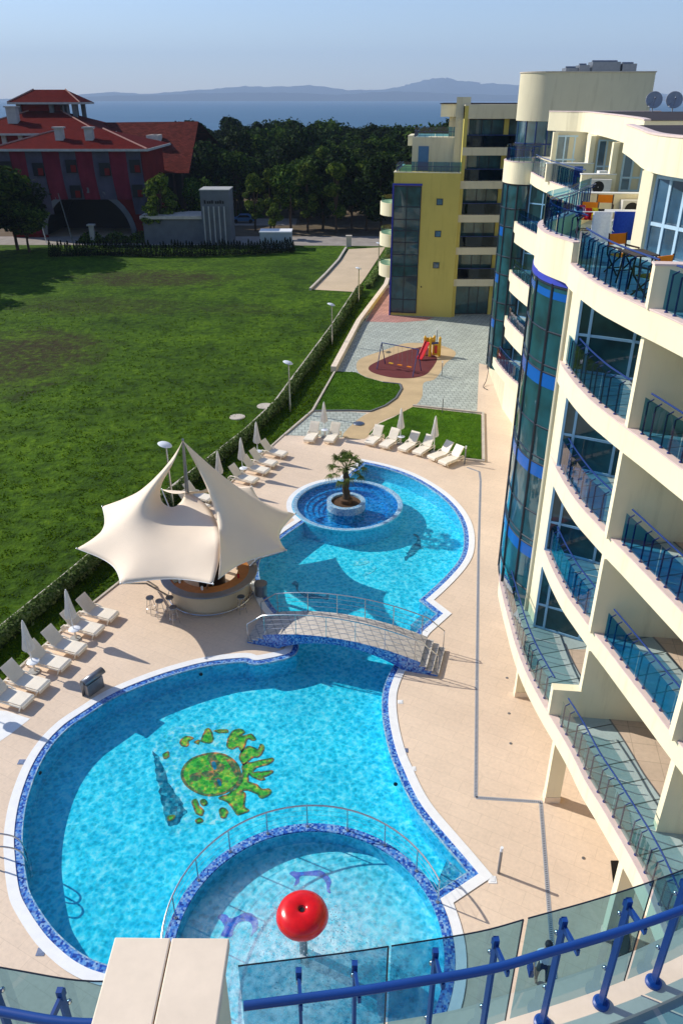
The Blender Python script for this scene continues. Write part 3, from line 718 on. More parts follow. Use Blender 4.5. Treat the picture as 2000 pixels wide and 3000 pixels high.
pl = thing('palm_planter', 'round mosaic planter with brown soil in the spa pool', 'planter', (pc.x, pc.y, -.5))
m = MB(); m.lathe([(.96, -.5), (.96, .34), (.74, .34), (.74, .2)], (pc.x, pc.y, 0), 64); m.build('wall', 'planter_mosaic', pl, True, sharp=30)
m = MB(); m.sheet(arc(pc, .73, 0, 355, 40), .24); m.build('soil', 'soil', pl)
m = MB(); m.lathe([(.30, .2), (.32, .44), (.22, .48), (.0, .48)], (pc.x, pc.y, 0), 24); m.build('inner_pot', 'soil', pl, True)

# palm tree
pt = thing('palm_tree', 'small fan palm with a shaggy trunk on the round pool island', 'palm tree', (pc.x, pc.y, .5))
m = MB(); m.tube([(pc.x+.03*math.sin(i), pc.y, .45+i*.13) for i in range(13)], [.18+.03*(i % 2)-.005*i for i in range(13)], 10); m.build('trunk', 'bark', pt, True)
m = MB()
for i in range(30):
    az = i*2.39996; el = R(80-i*3.6); L0 = random.uniform(.62, .82)
    d = Vector((math.cos(az)*math.cos(el), math.sin(az)*math.cos(el), math.sin(el)))
    o = Vector((pc.x, pc.y, 2.05)); tip = o+d*L0-Vector((0, 0, .10*math.cos(el)))
    m.tube([o, o+d*L0*.5+Vector((0, 0, .03)), tip], [.016, .012, .010], 4)
    side = d.cross(Vector((0, 0, 1))).normalized(); up = side.cross(d).normalized()
    for k in range(13):
        a = R(-96+k*16); ld = (d*math.cos(a)+side*math.sin(a)).normalized(); ln = random.uniform(.36, .46)*(1-.25*abs(a)/1.9)
        w = ld.cross(up).normalized()*.024
        e = tip+ld*ln*.6+up*.02; f = tip+ld*ln-Vector((0, 0, .12+.12*random.random()))
        m.add([tip-w*.4, tip+w*.4, e+w, f, e-w], [(0, 1, 2, 4), (4, 2, 3)])
m.build('crown', 'leaf_palm', pt)

# ---- sheets of paving, lawns, paths on the deck
def sheet(name, pts, z, mat): 
    m = MB(); m.sheet(pts, z); return struct(m.build(name, mat))
sheet('grey_paving', [G(985,1087), G(1060,945), (4.3,83), (16,83), (16,60), Q4(1430,500), Q4(1350,480), Q4(1335,812), Q4(925,762), Q4(830,700), Q4(545,560)], .004, 'paving_grey')
sheet('red_paving', [(2.2,70.0),(4.75,84),(5.5,84),(4.6,72.3),(6.9,71.8),(8.6,71.5),(7.8,70.4),(5,69.6)], .008, 'paving_red')
sheet('grey_paving_strip', [Q4(82,952), Q4(268,800), Q4(500,798), Q4(612,806), Q4(520,880), Q4(455,968)], .004, 'paving_grey')
ycont = [(545,500),(560,460),(620,430),(740,390),(860,350),(980,348),(1090,360),(1190,400),(1185,440),(1130,480),(1090,550),(1050,590),(985,610),(978,690),(950,740),(880,790),(780,830),(690,870),(640,920),(600,975),(455,965),(520,880),(600,820),(700,780),(780,730),(830,690),(845,640),(830,615),(720,600),(610,570),(560,540)]
path = sheet('playground_path', [(p.x, p.y) for p in spline([Q4(*p) for p in ycont], 3, True)], .009, 'rubber_yellow')
sheet('play_surface', [(p.x, p.y) for p in spline([Q4(*p) for p in ((625,510),(660,480),(800,420),(960,375),(1010,375),(1045,420),(1075,455),(1020,540),(960,570),(880,580),(780,575),(690,555),(640,535))], 4, True)], .014, 'rubber_red')
l1 = [Q4(*p) for p in ((410,535),(540,540),(610,575),(720,605),(835,617),(847,650),(810,712),(740,762),(640,800),(500,795),(270,797))]
sheet('small_lawn', l1, .03, 'lawn_small')
l2 = [Q4(*p) for p in ((915,768),(1362,818),(1365,1118),(1075,1085),(960,1040),(690,965),(625,950),(680,885),(790,835))]
sheet('small_lawn', l2, .03, 'lawn_small')
m = MB(); m.sweep([l1[3], l1[4], l1[5], l1[6], l1[7], l1[8], l1[9], l1[10]], -.12, .0, -.02, .075); struct(m.build('lawn_kerb', 'concrete_dark'))
m = MB(); m.sweep([Q4(915,762), Q4(1368,812), Q4(1371,1122), Q4(1075,1090)], .0, .14, -.02, .10); struct(m.build('lawn_kerb', 'kerb'))
# raised pale kerb along the paving and thin kerb beside the small lawn
m = MB(); m.sweep([G(985,1090), G(1057,950), (4.95,84.2), (6.6,98)], 0, .42, -.05, .42); tag(m.build('low_wall', 'stone_cap'), 'pale low retaining wall along the grey paving edge', 'low wall')
m = MB(); m.sweep([G(836,1276), G(918,1205), G(983,1090)], 0, .13, -.05, .09); struct(m.build('lawn_kerb', 'kerb'))
m = MB(); m.sweep([(-14.2,9.5), (-13.6,14.5), (-12.6,18.2), (-11.51,21.49), (-10.03,25.48), (-9.37,26.96), (-3.39,43.3)], 0, .10, -.05, .05); struct(m.build('deck_kerb', 'kerb'))
sheet('white_paving', [LL(-60,545), LL(40,555), LL(175,600), LL(60,690), LL(-60,770)], .006, 'white_paint')
sheet('sand_drive', [(p.x, p.y) for p in [G(916,848), G(960,805), G(996,765), G(1021,730), G(1128,724), G(1105,760), G(1072,810), G(1040,855)]], .0, 'sand_path')
m = MB(); m.sweep([G(912,850), G(958,804), G(994,764), G(1016,728)], 0, .25, -.05, .22); struct(m.build('drive_kerb', 'kerb'))
sheet('road', [(-60,111.5), (-28,111.5), (-1.5,111), (12,110), (20,113), (20,119), (-60,119)], -.012, 'asphalt')
sheet('sandy_yard', [(-46,119), (-30,119), (-30,128), (-46,128)], -.02, 'sand_path')
sheet('grass_bank', [(-30,133), (-19,130), (-13,140), (-16,150), (-26,148)], -.015, 'lawn_small')
# line drains
dr = [Q4(1270,1163), Q4(1352,1192), B2(1478,330), B2(1465,770), B2(1455,1560), RR(1358,1052), G(1588,2350)]
m = MB()
for a, b in zip(dr[:-1], dr[1:]): m.wall(a, b, .11, .0, .006)
struct(m.build('line_drain', 'drain_grey'))
dr2 = [G(1583,2352), G(1608,2672), G(1632,2950), G(1650,3150)]
m = MB()
for a, b in zip(dr2[:-1], dr2[1:]): m.wall(a, b, .11, .0, .006)
struct(m.build('line_drain', 'drain_grey'))
m = MB()
for a, b in list(zip(dr[:-1], dr[1:]))+list(zip(dr2[:-1], dr2[1:])):
    a, b = Vector(a[:2]), Vector(b[:2]); n = int((b-a).length/.055); d = (b-a).normalized(); q = Vector((-d.y, d.x))
    for i in range(n):
        c = a+d*(.02+i*.055); m.sheet([c-q*.03, c+d*.016-q*.03, c+d*.016+q*.03, c+q*.03], .0075)
struct(m.build('drain_slots', 'black'))
# covers in the ground
ser = None
for (p, r, lab) in ((G(777,1190,-.02), .55, 'round concrete manhole cover in the lawn nearer the lamp post'), (G(695,1222,-.02), .5, 'round concrete manhole cover in the lawn nearer the tent'), (Q4(560,877), .36, 'dark round manhole cover in the tan path by the loungers')):
    m = MB(); m.lathe([(0, .04), (r*.86, .04), (r*.9, .02), (r, .03), (r, -.02)], p, 24); tag(m.build('manhole_cover', 'kerb' if r > .4 else 'steel_grey', None, True), lab, 'manhole cover')
def plate(p, s, lab, mt='white_paint'):
    m = MB(); m.box(p.x-s, p.x+s, p.y-s, p.y+s, 0, .012); m.box(p.x-s*.6, p.x+s*.6, p.y-s*.6, p.y+s*.6, .012, .02); tag(m.build('skimmer_lid', mt), lab, 'skimmer lid', 'small square lids in the pool deck')
plate(RR(925,503), .09, 'white square lid on the deck just below the bridge shadow'); plate(RR(998,887), .09, 'white square lid on the deck by the pool bend')
plate(RR(953,782), .09, 'grey square lid on the deck beside the pool coping', 'steel'); plate(RR(1452,1524), .11, 'white square lid on the deck beside the short post')
plate(LL(237,1938), .10, 'grey slotted lid on the deck at lower left by the coping', 'steel'); plate(LL(125,848), .10, 'grey square lid on the deck left of the big pool', 'steel')
for i, p in enumerate((G(1495,2178), G(1490,2090), G(1708,2514), G(1484,1986))):
    m = MB(); m.lathe([(0, .012), (.045, .012), (.05, 0)], p, 10); tag(m.build('floor_drain', 'steel_grey'), 'small round grey drain in the beige deck near the building', 'floor drain', 'round drains in the deck')
# ------------------------------------------------------------------ poolside furniture
# sun lounger: local frame, head at -Y end, foot at +Y end, length 1.75
def make_lounger():
    t = proto('sun_lounger', 'cream sun lounger', 'sun lounger', 'sun loungers around the pool')
    m = MB(); W = .29
    prof = [(.88, .26), (.80, .30), (.40, .31), (-.18, .30)]
    for i in range(3):
        (y0, z0), (y1, z1) = prof[i], prof[i+1]
        m.add([(-W, y0, z0), (W, y0, z0), (W, y1, z1), (-W, y1, z1), (-W, y0, z0-.035), (W, y0, z0-.035), (W, y1, z1-.035), (-W, y1, z1-.035)], [(0,1,2,3),(7,6,5,4),(0,3,7,4),(1,5,6,2),(0,4,5,1),(3,2,6,7)])
    m.box(-W, W, .86, .89, .14, .26)
    m.build('seat', 'white_plastic', t)
    m = MB(); a = R(52); dy, dz = -math.cos(a)*.70, math.sin(a)*.70
    m.obox((0, -.18+dy/2, .31+dz/2), (W, 0, 0), (0, dy/2, dz/2), (0, math.sin(a)*.02, math.cos(a)*.02))
    for i in range(6):
        f = .15+i*.13; m.obox((0, -.18+dy*f+.012, .31+dz*f+.012), (W*.92, 0, 0), (0, dy*.045, dz*.045), (0, math.sin(a)*.02, math.cos(a)*.02))
    m.build('backrest', 'white_plastic', t)
    for sx in (-1, 1):
        m = MB(); x = sx*(W+.02)
        m.tube([(x, -.62, .05), (x, -.66, .22), (x, -.50, .36), (x, -.10, .37), (x, .10, .28)], .028, 6); m.build('armrest', 'white_plastic', t, True)
        m = MB(); m.tube([(x*.96, .80, .27), (x*.98, .74, .12), (x*.96, .70, .0)], .03, 6); m.build('leg', 'white_plastic', t, True)
        m = MB(); m.tube([(x*.96, -.50, .33), (x*.98, -.55, .15), (x*.96, -.60, .0)], .03, 6); m.build('leg', 'white_plastic', t, True)
        m = MB(); m.box(x-.02, x+.02, -.60, .84, .19, .26); m.build('side_rail', 'white_plastic', t)
    return t
lounge = Series(make_lounger())
def lounger(foot, d, label):
    d = Vector(d[:2]).normalized(); c = Vector(foot[:2])-d*.78
    lounge((c.x, c.y, 0), math.atan2(-d.x, d.y), label, 'sun loungers around the pool')
dl = Vector((1.18, -.42))
labs = ['furthest lounger of the lower left row, nearest the tent', 'lounger under the closed parasol nearer the tent, lower left row', 'lounger just below the parasol table nearer the tent, lower left row',
        'lounger beside the parasol table nearer the left picture edge', 'lounger behind the steel water spout, second from the left edge', 'lounger cut off by the left picture edge, nearest the camera']
for (p, l) in zip(((1045,530),(910,660),(750,838),(600,980),(405,1175),(255,1315)), labs):
    q = G(p[0]/3.136, 1650+p[1]/3.136); lounger(q, dl, 'cream plastic '+l)
du = Vector((1.25, -.60))
for (p, l) in zip(((1418,205),(1350,268),(1300,315),(1222,378),(930,500),(905,560)), ['furthest lounger of the row between lawn and spa pool', 'second furthest lounger of the row between lawn and spa pool', 'lounger beside the middle parasol left of the spa pool', 'lounger just right of the nearest parasol behind the tent', 'lounger half hidden behind the tent mast', 'lounger behind the tent opening, mostly covered by the canopy']):
    lounger(QT(*p), du, 'cream plastic '+l)
north = [((235,1005),(-.28,-1.1),'leftmost lounger at the far end of the pool, left of the parasol'), ((367,1010),(-.34,-1.1),'lounger right of the parasol on the grey paving strip'), ((632,1025),(-.4,-.8),'lounger at the left corner of the square lawn'),
         ((727,1045),(-.5,-.8),'second lounger along the square lawn, left of its parasol'), ((848,1066),(-.6,-.8),'third lounger along the square lawn, right of its parasol'), ((945,1090),(-.6,-.8),'lounger left of the right parasol by the square lawn'),
         ((1040,1122),(-1.2,-.95),'lounger lowered nearly flat, second from the right by the square lawn'), ((1112,1155),(-1.1,-.98),'rightmost lounger at the corner of the square lawn')]
for p, d, l in north: lounger(Q4(*p), d, 'cream plastic '+l)
lounge.done()

def make_parasol():
    t = proto('parasol', 'closed parasol', 'parasol', 'closed parasols around the pool')
    m = MB(); m.tube([(0, 0, 0), (0, 0, 2.25)], .02, 8); m.build('pole', 'white_paint', t, True)
    m = MB(); prof = []
    m2 = MB(); seg = 20
    zs = [(2.24, .015), (2.15, .05), (1.9, .085), (1.6, .115), (1.3, .155), (1.08, .185), (1.0, .17), (.98, .06)]
    vs = []
    for z, r in zs:
        for k in range(seg):
            a = 2*math.pi*k/seg; rr = r*(1+.22*(1 if k % 2 else -1)*min(1, (2.3-z)))
            vs.append((rr*math.cos(a), rr*math.sin(a), z+(.03 if k % 2 else -.02)*(z < 1.1)))
    m2.add(vs, [(i*seg+k, i*seg+(k+1) % seg, (i+1)*seg+(k+1) % seg, (i+1)*seg+k) for i in range(len(zs)-1) for k in range(seg)])
    m2.build('canopy', 'umbrella_cloth', t, True)
    m = MB(); m.lathe([(.0, .06), (.20, .05), (.22, .0)], (0, 0, 0), 16); m.build('base', 'concrete', t, True)
    return t
par = Series(make_parasol())
def make_table():
    t = proto('side_table', 'round white table', 'side table', 'small round tables on the parasol poles')
    m = MB(); m.lathe([(.0, .50), (.20, .50), (.22, .485), (.20, .465), (.0, .465)], (0, 0, 0), 24); m.build('table_top', 'lamp_white', t, True)
    m = MB(); m.tube([(0, 0, .05), (0, 0, .47)], .03, 8); m.build('leg', 'white_plastic', t, True)
    return t
tab = Series(make_table())
for (p, l, tb) in ((G(222,1872), 'nearer the tent in the lower left row', 1), (G(102,1968), 'nearer the left picture edge in the lower left row', 1), (G(-75,2085), 'outside the left picture edge casting a shadow on the deck', 1),
               (QT(1245,212), 'furthest of the three between lawn and spa pool', 1), (QT(1147,325), 'in the middle of the three between lawn and spa pool', 1), (QT(1000,420), 'nearest the tent of the three between lawn and spa pool', 1),
               (Q4(335,965), 'on the grey paving strip beyond the spa pool', 1), (Q4(832,1010), 'at the square lawn, left one of two', 1), (Q4(1052,1065), 'at the square lawn, right one of two', 0)):
    if 'outside' in l: lb2 = 'off white closed parasol beyond the left edge of the deck'
    else: lb2 = 'off white closed parasol '+l
    par((p.x, p.y, 0), random.random(), lb2, 'closed parasols around the pool')
    if tb: tab((p.x+.05, p.y-.02, 0), 0, 'white table on the parasol '+l.replace('outside the left picture edge casting a shadow on the deck', 'beyond the left edge'), 'small round tables on the parasol poles')
par.done(); tab.done()

# ---- tent over the bar
def T3(x, y, z): return QT(x, y, z)
A_, B_, C_, D_ = T3(225,525,2.35), T3(58,800,2.4), T3(345,1030,2.3), T3(950,1032,2.3)
E_, F_, G_, H_ = T3(1430,812,2.15), T3(1490,570,2.05), T3(1205,392,2.0), T3(615,412,2.1)
mast = Vector((-5.72, 27.35))
peak = T3(752,92,0.0)
# mast foot plan: the peak stands over the bar; height from the picture
def zat(p2, x, y):
    g = G(x, y, 0); t = p2.y/g.y; return H*(1-t)
mz = zat(mast, 200+752/2.24, 1250+92/2.24)
mx = G(200+752/2.24, 1250+92/2.24, mz).x
PK = Vector((mx, mast.y, mz))
tent = thing('bar_tent', 'large cream tensile canopy with pointed peak over the round bar', 'tent', (PK.x, PK.y, 0))
def sag(a, b, s, n=10, drop=0.0, inward=None):
    a, b = Vector(a), Vector(b); out = []
    for i in range(n+1):
        t = i/n; p = a.lerp(b, t); k = 4*t*(1-t)
        if inward is not None: p = p+(Vector(inward)-p).normalized()*s*k
        p.z -= drop*k; out.append(p)
    return out
cen = Vector((PK.x, PK.y, 2.0))
def coons(top, bot, left, right, bulge=0.0, nu=None):
    n, k = len(top)-1, len(left)-1; P = []
    for i in range(n+1):
        u = i/n; row = []
        for j in range(k+1):
            v = j/k
            a = top[i].lerp(bot[i], v); b = left[j].lerp(right[j], u)
            c = (top[0].lerp(top[n], u)).lerp(bot[0].lerp(bot[n], u), v)
            row.append(a+b-c)
        P.append(row)
    return P
def resample(pts, n):
    L0 = [0]
    for a, b in zip(pts[:-1], pts[1:]): L0.append(L0[-1]+(b-a).length)
    out = []
    for i in range(n+1):
        s = L0[-1]*i/n; k = 0
        while k < len(L0)-2 and L0[k+1] < s: k += 1
        d = L0[k+1]-L0[k]; out.append(pts[k].lerp(pts[k+1], 0 if d < 1e-9 else (s-L0[k])/d))
    return out
def curve3(ps, n): return resample(spline(ps, 8), n)
# image-traced cables, each with its height along the way
K1 = .0
inner = [PK.copy(), T3(700,215,PK.z-.75), T3(655,300,PK.z-1.5), T3(618,365,PK.z-2.2), T3(602,430,PK.z-2.75), T3(612,485,PK.z-3.05), T3(645,518,PK.z-3.2), T3(685,528,PK.z-3.22), T3(725,512,PK.z-3.15), T3(752,475,PK.z-2.95), T3(768,432,PK.z-2.65)]
att = inner[-1]
left = [PK.copy(), T3(690,205,PK.z-.8), T3(610,300,PK.z-1.7), T3(480,415,PK.z-2.75), T3(360,475,2.62), A_]
right_ = [att, T3(800,440,PK.z-2.8), T3(860,472,PK.z-2.95), T3(920,530,PK.z-3.1), T3(968,610,PK.z-3.25), T3(993,720,PK.z-3.25), T3(997,850,2.62), D_]
def scal(pts, s=.32):
    out = []
    for a, b in zip(pts[:-1], pts[1:]): out += sag(a, b, s*(b-a).length*.45, 12, .06, cen)[:-1]
    return out+[Vector(pts[-1])]
NU, NV = 54, 26
outer = resample(scal([A_, B_, C_, D_]), NU)
P = coons(curve3(inner, NU), outer, curve3(left, NV), curve3(right_, NV))
def relax(P, n=260):
    nu, nv = len(P), len(P[0])
    for _ in range(n):
        for i in range(1, nu-1):
            for j in range(1, nv-1): P[i][j] = (P[i-1][j]+P[i+1][j])*.2+(P[i][j-1]+P[i][j+1])*.3
    return P
relax(P)
m = MB(); m.grid(P)
o = m.build('canopy_panel', 'canvas', tent, True, thick=.012, sharp=180)
outer2 = resample(scal([G_, F_, E_, T3(985,1000,2.35)]), NU)
left2 = [PK.copy(), T3(815,190,PK.z-.75), T3(880,285,PK.z-1.7), T3(980,370,PK.z-2.7), T3(1080,395,2.5), G_]
right2 = [PK.copy(), T3(835,240,PK.z-.8), T3(890,350,PK.z-1.65), T3(940,480,PK.z-2.5), T3(975,600,PK.z-3.0), T3(995,730,PK.z-3.15), T3(997,860,2.72), T3(985,1000,2.35)]
top2 = [PK+Vector((.02*i/NU, .0, -.02)) for i in range(NU+1)]
P2 = relax(coons(top2, outer2, curve3(left2, NV), curve3(right2, NV)), 120)
m = MB(); m.grid(P2); m.build('canopy_panel', 'canvas', tent, True, thick=.012, sharp=180)
l2c = curve3(left2, 40); rdg = l2c[20:]
P3 = coons(resample([att.copy(), att.lerp(rdg[0], .5)+Vector((0, 0, -.12)), rdg[0]], 20), resample(sag(H_, G_, .35, 14, .0, cen), 20), resample(sag(att, H_, 0, 10, .12), 14), resample(rdg, 14))
m = MB(); m.grid(P3)
m.build('canopy_panel', 'canvas', tent, True, thick=.012, sharp=180)
m = MB(); m.tube([(att.x+.02, att.y+.45, 0), (att.x+.02, att.y+.30, att.z), (PK.x, PK.y+.02, PK.z+.05)], [.10, .085, .05], 12); m.build('mast', 'steel_grey', tent, True)
m = MB()
for q in (A_, B_, C_, D_, E_, F_, G_, H_):
    d = Vector((cen.x, cen.y, 0))-Vector((q.x, q.y, 0)); m = MB()
    m.tube([(q.x+d.x*.62, q.y+d.y*.62, 0), (q.x+d.x*.30, q.y+d.y*.30, 1.55), (q.x, q.y, q.z)], [.045, .04, .025], 8); m.ell(q, (.045, .045, .045), 8, 5)
    m.build('edge_post', 'steel', tent, True)
m = MB()
for pts in (outer, outer2): m.tube([p+Vector((0, 0, -.005)) for p in pts], .014, 5)
m.build('edge_cable', 'white_paint', tent, True)

# ---- bar
bc = Vector((-5.35, 26.25))
bar = thing('round_bar', 'round poolside bar with beige curved front and wooden counter', 'bar', (bc.x, bc.y, 0))
m = MB(); m.lathe([(1.52, .0), (1.58, .06), (1.62, .92), (1.50, .98)], (bc.x, bc.y, 0), 64, R(150), R(390)); m.build('front_panel', 'bar_front', bar, True)
m = MB(); m.lathe([(1.92, 1.06), (1.95, 1.10), (1.92, 1.13), (1.60, 1.13), (1.60, 1.06), (1.92, 1.06)], (bc.x, bc.y, 0), 64, R(148), R(392)); m.build('counter_rim', 'steel_grey', bar, True, sharp=30)
m = MB(); m.lathe([(1.60, 1.11), (1.15, 1.11), (1.15, 1.0), (1.45, .95)], (bc.x, bc.y, 0), 64, R(150), R(390)); m.build('counter_top', 'wood_orange', bar, True, sharp=30)
m = MB(); m.lathe([(1.60, .06), (1.60, .09)], (bc.x, bc.y, 0), 64, R(150), R(390)); m.lathe([(1.72, .14), (1.74, .17), (1.72, .19), (1.70, .17), (1.72, .14)], (bc.x, bc.y, 0), 48, R(160), R(380)); m.build('foot_rail', 'steel', bar, True)
m = MB(); m.lathe([(.55, 0), (.55, 2.0), (.0, 2.05)], (bc.x, bc.y+.4, 0), 24); m.build('back_shelf', 'wood_dark', bar, True)
for i in range(7):
    a = R(195+i*24); m = MB(); r = 1.33; x, y = bc.x+r*math.cos(a), bc.y+r*math.sin(a)
    if i in (1, 3, 6):
        m.lathe([(.0, 1.26), (.045, 1.26), (.045, 1.11)], (x, y, 0), 10); tag(m.build('glass_jar', 'cloth_red' if i == 6 else 'towel_white', None, True), ['', 'small white jar on the bar counter near its left end', '', 'small white jar in the middle of the bar counter', '', '', 'small red jar on the bar counter near its right end'][i], 'jar')
bx = bc.x+1.33*math.cos(R(208)); by = bc.y+1.33*math.sin(R(208))
m = MB(); m.obox((bx, by, 1.14), (.16, .10, 0), (-.09, .14, 0), (0, 0, .025)); tag(m.build('serving_tray', 'paving_grey'), 'pale grey tray at the left end of the wooden bar counter', 'tray')

def make_stool():
    t = proto('bar_stool', 'bar stool', 'bar stool', 'steel bar stools at the round bar')
    m = MB(); m.lathe([(.0, .74), (.15, .74), (.16, .71), (.15, .69), (.0, .69)], (0, 0, 0), 20); m.build('seat', 'steel_grey', t, True)
    for k in range(4):
        a = R(45+90*k); m = MB(); m.tube([(.10*math.cos(a), .10*math.sin(a), .70), (.21*math.cos(a), .21*math.sin(a), 0)], .013, 6); m.build('leg', 'steel', t, True)
    m = MB(); m.tube([(.17*math.cos(R(a)), .17*math.sin(R(a)), .25) for a in range(0, 360, 30)], .010, 5, True); m.build('foot_ring', 'steel', t, True)
    return t
st = Series(make_stool())
for (p, l) in (((-7.52,24.95), 'leftmost bar stool, standing apart on the sunlit deck'), ((-7.1,24.72), 'second bar stool from the left at the round bar'), ((-6.48,24.28), 'front bar stool at the edge of the canopy shadow'), ((-6.75,24.95), 'bar stool tucked against the left of the bar front'), ((-3.95,25.0), 'bar stool in the shade at the right end of the bar')):
    st((p[0], p[1], 0), random.random(), 'steel '+l, 'steel bar stools at the round bar')
st.done()
m = MB(); m.tube([(-3.3, 26.2, 0), (-3.3, 26.2, .5)], .25, 12); m.tube([(-3.3, 26.2, .5), (-3.3, 26.2, .56)], .28, 12); tag(m.build('waste_bin', 'steel_grey', None, True), 'grey round bin in the shade right of the bar', 'bin')

# ---- bridge
nL, nR = Vector((-3.53, 23.02)), Vector((3.39, 21.12))
bd = (nR-nL); bL = bd.length; bd.normalize(); bn = Vector((-bd.y, bd.x)); BW = 1.5
br = thing('pool_bridge', 'arched tiled footbridge with steel railings across the pool', 'bridge', (0, 22.6, 0))
def bp(s, o, z): p = nL+bd*bL*s+bn*o; return Vector((p.x, p.y, z))
def arch(s): return .50+.42*(1-((s-.5)/.41)**2)
ns = 24; ss = [.09+.82*i/ns for i in range(ns+1)]
m = MB(); vs = []
for s in ss:
    z = arch(s); zb = max(-.1, arch(s)-.30) if .2 < s < .8 else -.1+max(0, .0)
    zb = .02+.60*max(0, 1-((s-.5)/.33)**2) if .17 < s < .83 else -.1
    vs += [bp(s, 0, z), bp(s, BW, z), bp(s, BW, zb), bp(s, 0, zb)]
top = MB(); top.add(vs, [(4*i, 4*i+4, 4*i+5, 4*i+1) for i in range(ns)]); top.build('walkway', 'bridge_tiles', br, True)
m.add(vs, [f for i in range(ns) for f in ((4*i+1, 4*i+5, 4*i+6, 4*i+2), (4*i+2, 4*i+6, 4*i+7, 4*i+3), (4*i+3, 4*i+7, 4*i+4, 4*i))]+[(0, 1, 2, 3), (4*ns+3, 4*ns+2, 4*ns+1, 4*ns)]); m.build('arch_side', 'band_mosaic', br)
for sgn in (0, 1):
    for k in range(3):
        s0 = .09-.03*k; s1 = s0-.03; z = .38-.125*k
        a, b = (s1, s0) if sgn == 0 else (1-s0, 1-s1)
        m = MB(); m.prism([bp(a, 0, 0), bp(b, 0, 0), bp(b, BW, 0), bp(a, BW, 0)], -.05, z-.04); m.build('step_riser', 'band_mosaic', br)
        m = MB(); e = .004
        m.prism([bp(a-e, -.03, 0), bp(b+e, -.03, 0), bp(b+e, BW+.03, 0), bp(a-e, BW+.03, 0)], z-.04, z); m.build('step', 'bridge_tiles', br)
for nm, off_ in (('near', .02), ('far', BW-.02)):
    pts = [bp(.005, off_, .86)]+[bp(s, off_, arch(s)+.86) for s in ss]+[bp(.995, off_, .90)]
    rl = MB(); rl.tube(pts, .022, 6); rl = rl.build('handrail', 'steel', br, True)
    m = MB()
    for h in (.25, .45, .65): m.tube([bp(s, off_, arch(s)+h) for s in ss], .007, 5)
    m.build('wires', 'steel', br, True)
    for s in (.005, .10, .27, .43, .58, .73, .88, .995):
        z0 = 0 if s in (.005, .995) else arch(s); m = MB(); m.tube([bp(s, off_, z0), bp(s, off_, z0+.87)], .017, 6); m.build('post', 'steel', br, True)

# ---- water spout, ladder, bollard posts
sp = Vector((LL(548,440).x, LL(548,440).y))
spd = Vector((.55, .84))
tq = thing('water_spout', 'grey steel water spout with a curved hood at the pool edge', 'water spout', (sp.x, sp.y, 0))
m = MB(); w = spd*.42; q = Vector((spd.y, -spd.x))
P = []
for k in range(9):
    a = R(200-k*22.5); c = sp+q*.02
    P.append([Vector((c.x+q.x*.17*math.cos(a), c.y+q.y*.17*math.cos(a), .55+.20*math.sin(a)))-Vector((w.x, w.y, 0)), Vector((c.x+q.x*.17*math.cos(a), c.y+q.y*.17*math.cos(a), .55+.20*math.sin(a)))+Vector((w.x, w.y, 0))])
P = [[Vector((sp.x-q.x*.15, sp.y-q.y*.15, 0))-Vector((w.x, w.y, 0)), Vector((sp.x-q.x*.15, sp.y-q.y*.15, 0))+Vector((w.x, w.y, 0))]]+P
m.grid(P); m.build('hood', 'steel_grey', tq, True, thick=.02)
m = MB(); m.obox((sp.x, sp.y, .24), (q.x*.09, q.y*.09, 0), (w.x*.8, w.y*.8, 0), (0, 0, .24)); m.build('body', 'steel_grey', tq)
ld = thing('pool_ladder', 'curved steel pool ladder rails at the left pool edge', 'ladder', (-8.7, 13.2, 0))
for (p0, p1, p2) in ((LL(-60,1372), LL(50,1322,.75), LL(150,1360,-.1)), (LL(-60,1450), LL(60,1405,.75), LL(160,1430,-.1))):
    m = MB(); m.tube(spline([Vector(p0)+Vector((0, 0, 0)), Vector((p0.x*.75+p2.x*.25, p0.y*.75+p2.y*.25, .62)), Vector((p0.x*.45+p2.x*.55, p0.y*.45+p2.y*.55, .66)), Vector((p2.x-.06, p2.y, .3)), Vector((p2.x, p2.y, -.65))], 6), .022, 8); m.build('rail', 'steel', ld, True)
a, b = LL(150,1360,-.1), LL(160,1430,-.1)
for z in (-.2, -.42, -.64):
    m = MB(); m.tube([(a.x+.02, a.y, z), (b.x+.02, b.y, z)], .03, 6); m.build('rung', 'steel', ld, True)
def bollard(p, h, lab, r=.04):
    t = thing('light_post', lab, 'light post', (p.x, p.y, 0))
    m = MB(); m.tube([(p.x, p.y, 0), (p.x, p.y, h*.86)], r, 10); m.build('post', 'steel_grey', t, True)
    m = MB(); m.tube([(p.x, p.y, h*.86), (p.x, p.y, h)], r*1.05, 10); m.build('head', 'lamp_white', t, True)
bollard(RR(1487,1485), 1.0, 'thin grey light post with a white head beside the lower pool corner')
bollard(Q4(1105,560), 1.1, 'thin light post on the grey paving right of the play surface', .03)
bollard(Q4(1108,806), 1.1, 'thin light post at the top edge of the square lawn', .03)
bollard(Q4(1255,1142), 1.1, 'thin white light post at the right end of the lounger row', .04)
bollard(Q4(1070,372), 1.6, 'thin dark post standing behind the slide', .03)

